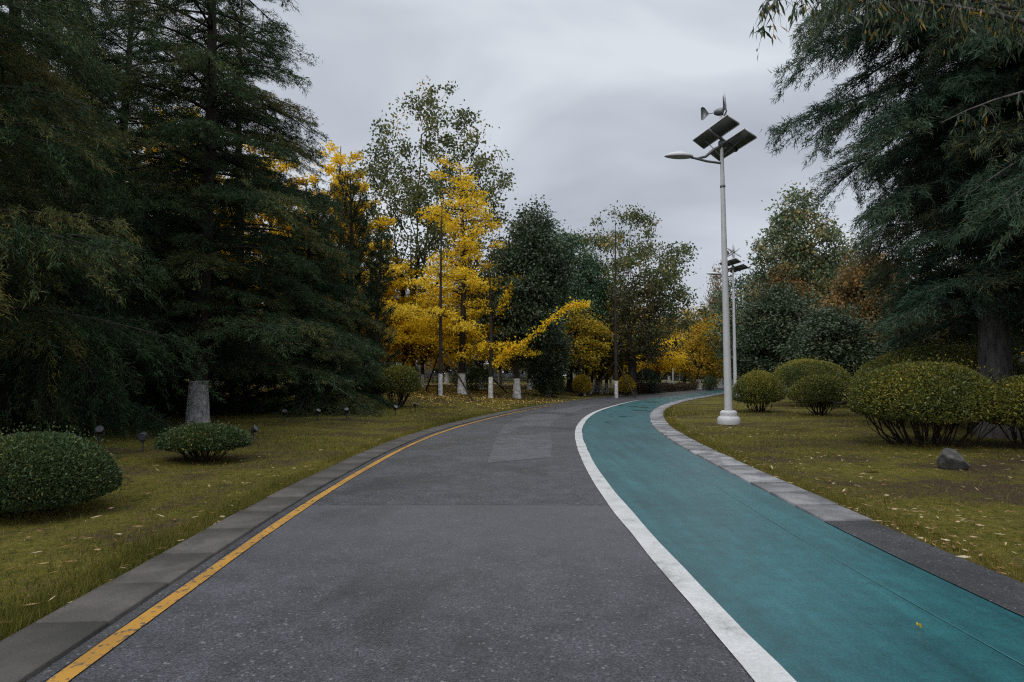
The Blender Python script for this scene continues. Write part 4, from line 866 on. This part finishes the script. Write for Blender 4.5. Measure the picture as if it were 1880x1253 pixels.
# far bits: bollard, blue post, dark fence, building and red banner glimpsed between the trees
x, y, z = spot(1222, 74); t = thing('bollard', 'small white bollard light behind the brown hedge', 'bollard', (x, y, z))
obj('post', Acc().lathe([(.10, 0), (.10, .9), (0, .9)], 16).mesh('post', True), PAINT, t); obj('cap', Acc().lathe([(.13, .9), (.15, .95), (.12, 1.1), (0, 1.14)], 16).mesh('cap', True), PAINT, t)
x, y, z = spot(1247, 80); t = thing('signpost', 'blue and white banded post between the farthest lamp and the golden tree', 'post', (x, y, z))
BLUE = plain('blue_paint', (.03, .10, .17), .5)
obj('post', Acc().lathe([(.09, 0), (.09, 1.9), (0, 1.9)], 14).mesh('post', True), BLUE, t)
for zz in (.55, 1.05): obj('band', Acc().lathe([(.10, zz), (.10, zz+.28)], 14).mesh('band', True), PAINT, t)
x0_, y0_, z0_ = spot(770, 60); x1_, y1_, z1_ = spot(1000, 74)
t = thing('fence', 'dark low fence behind the whitewashed trunks', 'fence', (0, 0, 0)); DK = plain('dark_fence_paint', (.02, .028, .034), .6)
a = Acc(); p0, p1 = np.array([x0_-6, y0_-4, z0_]), np.array([x1_, y1_, z1_]); d = p1-p0; Lf = np.linalg.norm(d); ax = nrm(d); ay = nrm(np.cross([0, 0, 1], ax)); az = np.cross(ax, ay)
for i in range(int(Lf/.16)): a.box(p0+ax*i*.16+np.array([0, 0, .55]), (.045, .015, .5), [ax, ay, az])
obj('pickets', a.mesh('pickets'), DK, t)
a = Acc()
for zz in (.25, .95): a.box((p0+p1)/2+np.array([0, 0, zz])+ay*.035, (Lf/2, .02, .03), [ax, ay, az])
obj('rails', a.mesh('rails'), DK, t)
t = thing('building', 'grey building with a pitched roof glimpsed behind the trees left of the ginkgo', 'building', (xat(690, 105), 105, 0.5))
WL = plain('grey_wall', (.24, .24, .25), .8); RF = plain('slate_roof', (.075, .08, .09), .7); GLS = plain('window_glass', (.03, .035, .04), .15)
obj('wall', Acc().box((0, 0, 6), (9, 5, 6)).mesh('wall'), WL, t)
a = Acc().add(np.array([(-10, -6, 12), (10, -6, 12), (10, 6, 12), (-10, 6, 12), (-6, 0, 15.5), (6, 0, 15.5)]), [[0, 1, 5, 4], [2, 3, 4, 5], [0, 3, 2, 1]], [[1, 2, 5], [3, 0, 4]]); obj('roof', a.mesh('roof'), RF, t)
for i in range(6):
    for j in range(3):
        w = obj('window', Acc().box((-7.2+i*2.9, -5.03, 2.6+j*3.6), (.75, .06, .95)).mesh('window'), WL, t)
        obj('pane', Acc().box((-7.2+i*2.9, -5.07, 2.6+j*3.6), (.65, .05, .85)).mesh('pane'), GLS, w)
Y = 60; x, y, z = spot(703, Y); t = thing('banner_pole', 'thin pole with a small red banner seen above the junipers', 'banner', (x, y, z)); zb_ = zat(505, Y)-z
obj('pole', Acc().tube([(0, 0, 0), (0, 0, zb_+1.2)], [.05, .04], 8).mesh('pole'), GREYM, t)
u = np.linspace(0, 1, 9); vs = []
for k in (0, 1):
    for q in u: vs.append((.05+.42*k, .05*math.sin(q*6+k), zb_+q*.95))
j = np.arange(8); vs2 = np.array(vs); obj('banner', mesh('banner', np.concatenate([vs2, vs2+np.array([0, .01, 0])]), np.concatenate([np.stack([j, j+9, j+10, j+1], 1), np.stack([j+18, j+19, j+28, j+27], 1)])), plain('red_cloth', (.5, .045, .05), .8), t)

# ------------------------------------------------------------------ grass and fallen leaves
r = np.random.default_rng(101)
def lawn_pts(n, side, ymin, ymax, dmin, dmax, pw=1.0, edge=1.6):
    Y = ymin*(ymax/ymin)**r.random(n); i = np.clip(np.searchsorted(RC[:, 1], Y), 0, len(RC)-2); f = r.random(n)[:, None]
    base = RC[i]*(1-f) + RC[i+1]*f; d = dmin + (dmax-dmin)*r.random(n)**edge
    off = np.where(side < 0, -.62-d, OK_[i]+.02+d) ; P = base + RN[i]*off[:, None]
    return np.c_[P, ground_z(P[:, 0], P[:, 1])], d
P_, d_ = [], []
for side in (-1, 1):
    p, d = lawn_pts(130000, side, 2.6, 34, 0, 9, edge=1.5); P_.append(p); d_.append(d)
    p, d = lawn_pts(16000, side, 2.4, 30, 0, .28, edge=1); P_.append(p); d_.append(d)
P = np.concatenate(P_); d = np.concatenate(d_); pt = sines(8, 1.1)(P) + .6*sines(9, 3.1)(P)
k = r.random(len(P)) < np.clip(.62+.5*pt + .4*(d < .3), .08, 1); P = P[k]; pt = pt[k]; d = d[k]; n = len(P)
hgt = r.uniform(.025, .085, n)*(1+.35*np.clip(pt, -1, 1))*np.where(d < .3, 1.45, 1); far = np.clip(P[:, 1]/9, 1, 2.6)
V, T = needles(P - np.array([0, 0, .01]), r.normal(size=(n, 3))*.42+np.array([0, 0, .8]), r.normal(size=(n, 3)), hgt*far**.35, 0.0055*far*r.uniform(.7, 1.4, n))
tag(obj('grass', Acc().add(V, None, T).mesh('grass', v=np.clip(.42+.18*pt*-1+r.normal(size=n)*.22, 0, 1)), GRASS), 'short thin grass blades of the lawns', 'grass', kind='stuff')
def litter(name, label, P, ln, wd, mt, lift=.012):
    n = len(P); D = r.normal(size=(n, 3))*np.array([1, 1, .12]); V, Q = leaves(P+np.array([0, 0, 1])*lift*(1+r.random((n, 1))), D, r.normal(size=(n, 3))*.35+np.array([0, 0, 1]), ln, wd)
    tag(obj(name, Acc().add(V, Q).mesh(name, v=r.random(n)), mt), label, 'fallen leaves', kind='stuff')
p1_, _ = lawn_pts(6000, 1, 4, 34, 0, 8, edge=1.5); p2_, _ = lawn_pts(2000, -1, 2.8, 30, 0, 7, edge=1.4)
P = np.concatenate([p1_, p2_]); P = P[r.random(len(P)) < np.clip(.42+.55*sines(12, .9)(P), .06, 1)]; n = len(P); litter('fallen_leaves', 'dry lance shaped leaves scattered over the lawns', P, r.uniform(.035, .13, n), r.uniform(.010, .026, n), LITTER, .03)
Pg = np.stack([xat(848, 38)+r.normal(size=9000)*6.0, 37+r.normal(size=9000)*4.5], 1); dd, ii = sdist(Pg[:, 0], Pg[:, 1]); Pg = Pg[dd < -.7]; Pg = np.c_[Pg, ground_z(Pg[:, 0], Pg[:, 1])]
n = len(Pg); litter('fallen_ginkgo_leaves', 'yellow leaves lying under the ginkgo trees', Pg, r.uniform(.06, .11, n), r.uniform(.06, .10, n), LITTERY)
Pw = np.stack([r.uniform(-22, 2, 9000), r.uniform(24, 60, 9000)], 1); dd, ii = sdist(Pw[:, 0], Pw[:, 1]); Pw = Pw[dd < -6]; Pw = np.c_[Pw, ground_z(Pw[:, 0], Pw[:, 1])]; n = len(Pw)
litter('wood_floor_leaves', 'amber leaf litter on the floor of the left wood', Pw, r.uniform(.10, .2, n), r.uniform(.08, .15, n), LITTERY)
def one_leaf(label, px, py, ln, wd, rz, mt, z=None):
    g = on_ground(px, py) if z is None else np.r_[flat(px, py), z]; u = np.linspace(0, 1, 7); w = np.sin(np.pi*u**.8)*wd/2; w[-1] = 0.001; vs = []
    for q, ww_ in zip(u, w):
        for s in (-1, 0, 1): vs.append(((q-.5)*ln, s*ww_, .012*math.sin(q*5)+.012*abs(s)))
    fq = [[i*3+j, i*3+j+1, i*3+j+4, i*3+j+3] for i in range(6) for j in (0, 1)]
    o = tag(obj('fallen_leaf', mesh('fallen_leaf', vs, fq, v=np.full(12, ((px*7+py) % 10)/10*.6+.2), smooth=True), mt), label, 'leaf', 'single fallen leaves'); o.location = (g[0], g[1], g[2]+.016); o.rotation_euler = (0, .06, rz)
one_leaf('single orange leaf lying on the cyan lane', 1688, 1158, .045, .022, .4, GINKO, .006)
for lb, px, py, ln, rz in (('long yellow leaf on the grass edge near the lowest kerb slab', 85, 1128, .16, .35), ('pale leaf on the kerb edge left of the yellow leaf', 68, 1150, .15, .5), ('orange leaf at the bottom left edge of the grass', 8, 1188, .12, .3), ('pale folded leaf at the kerb edge, right of the yellow leaf', 158, 1096, .09, .9),
        ('white narrow leaf lying across the kerb edge higher up', 205, 1077, .10, .25), ('white leaf by the kerb farther up, long and thin', 287, 1031, .12, .2), ('reddish leaf where grass meets the kerb', 318, 1008, .08, .1), ('curled pale leaf by the kerb beside the grass tuft', 432, 943, .12, .5),
        ('long orange leaf on the right lawn below the big bush', 1603, 869, .30, .1), ('white leaf on the right lawn near the kerb slab', 1584, 938, .14, -.2), ('long pale leaf on the right lawn towards the edge', 1640, 965, .2, -.05), ('pale curled leaf at the right edge above the kerb', 1843, 1053, .15, -.4)):
    one_leaf(lb, px, py, ln, ln*.22, rz, LITTER)
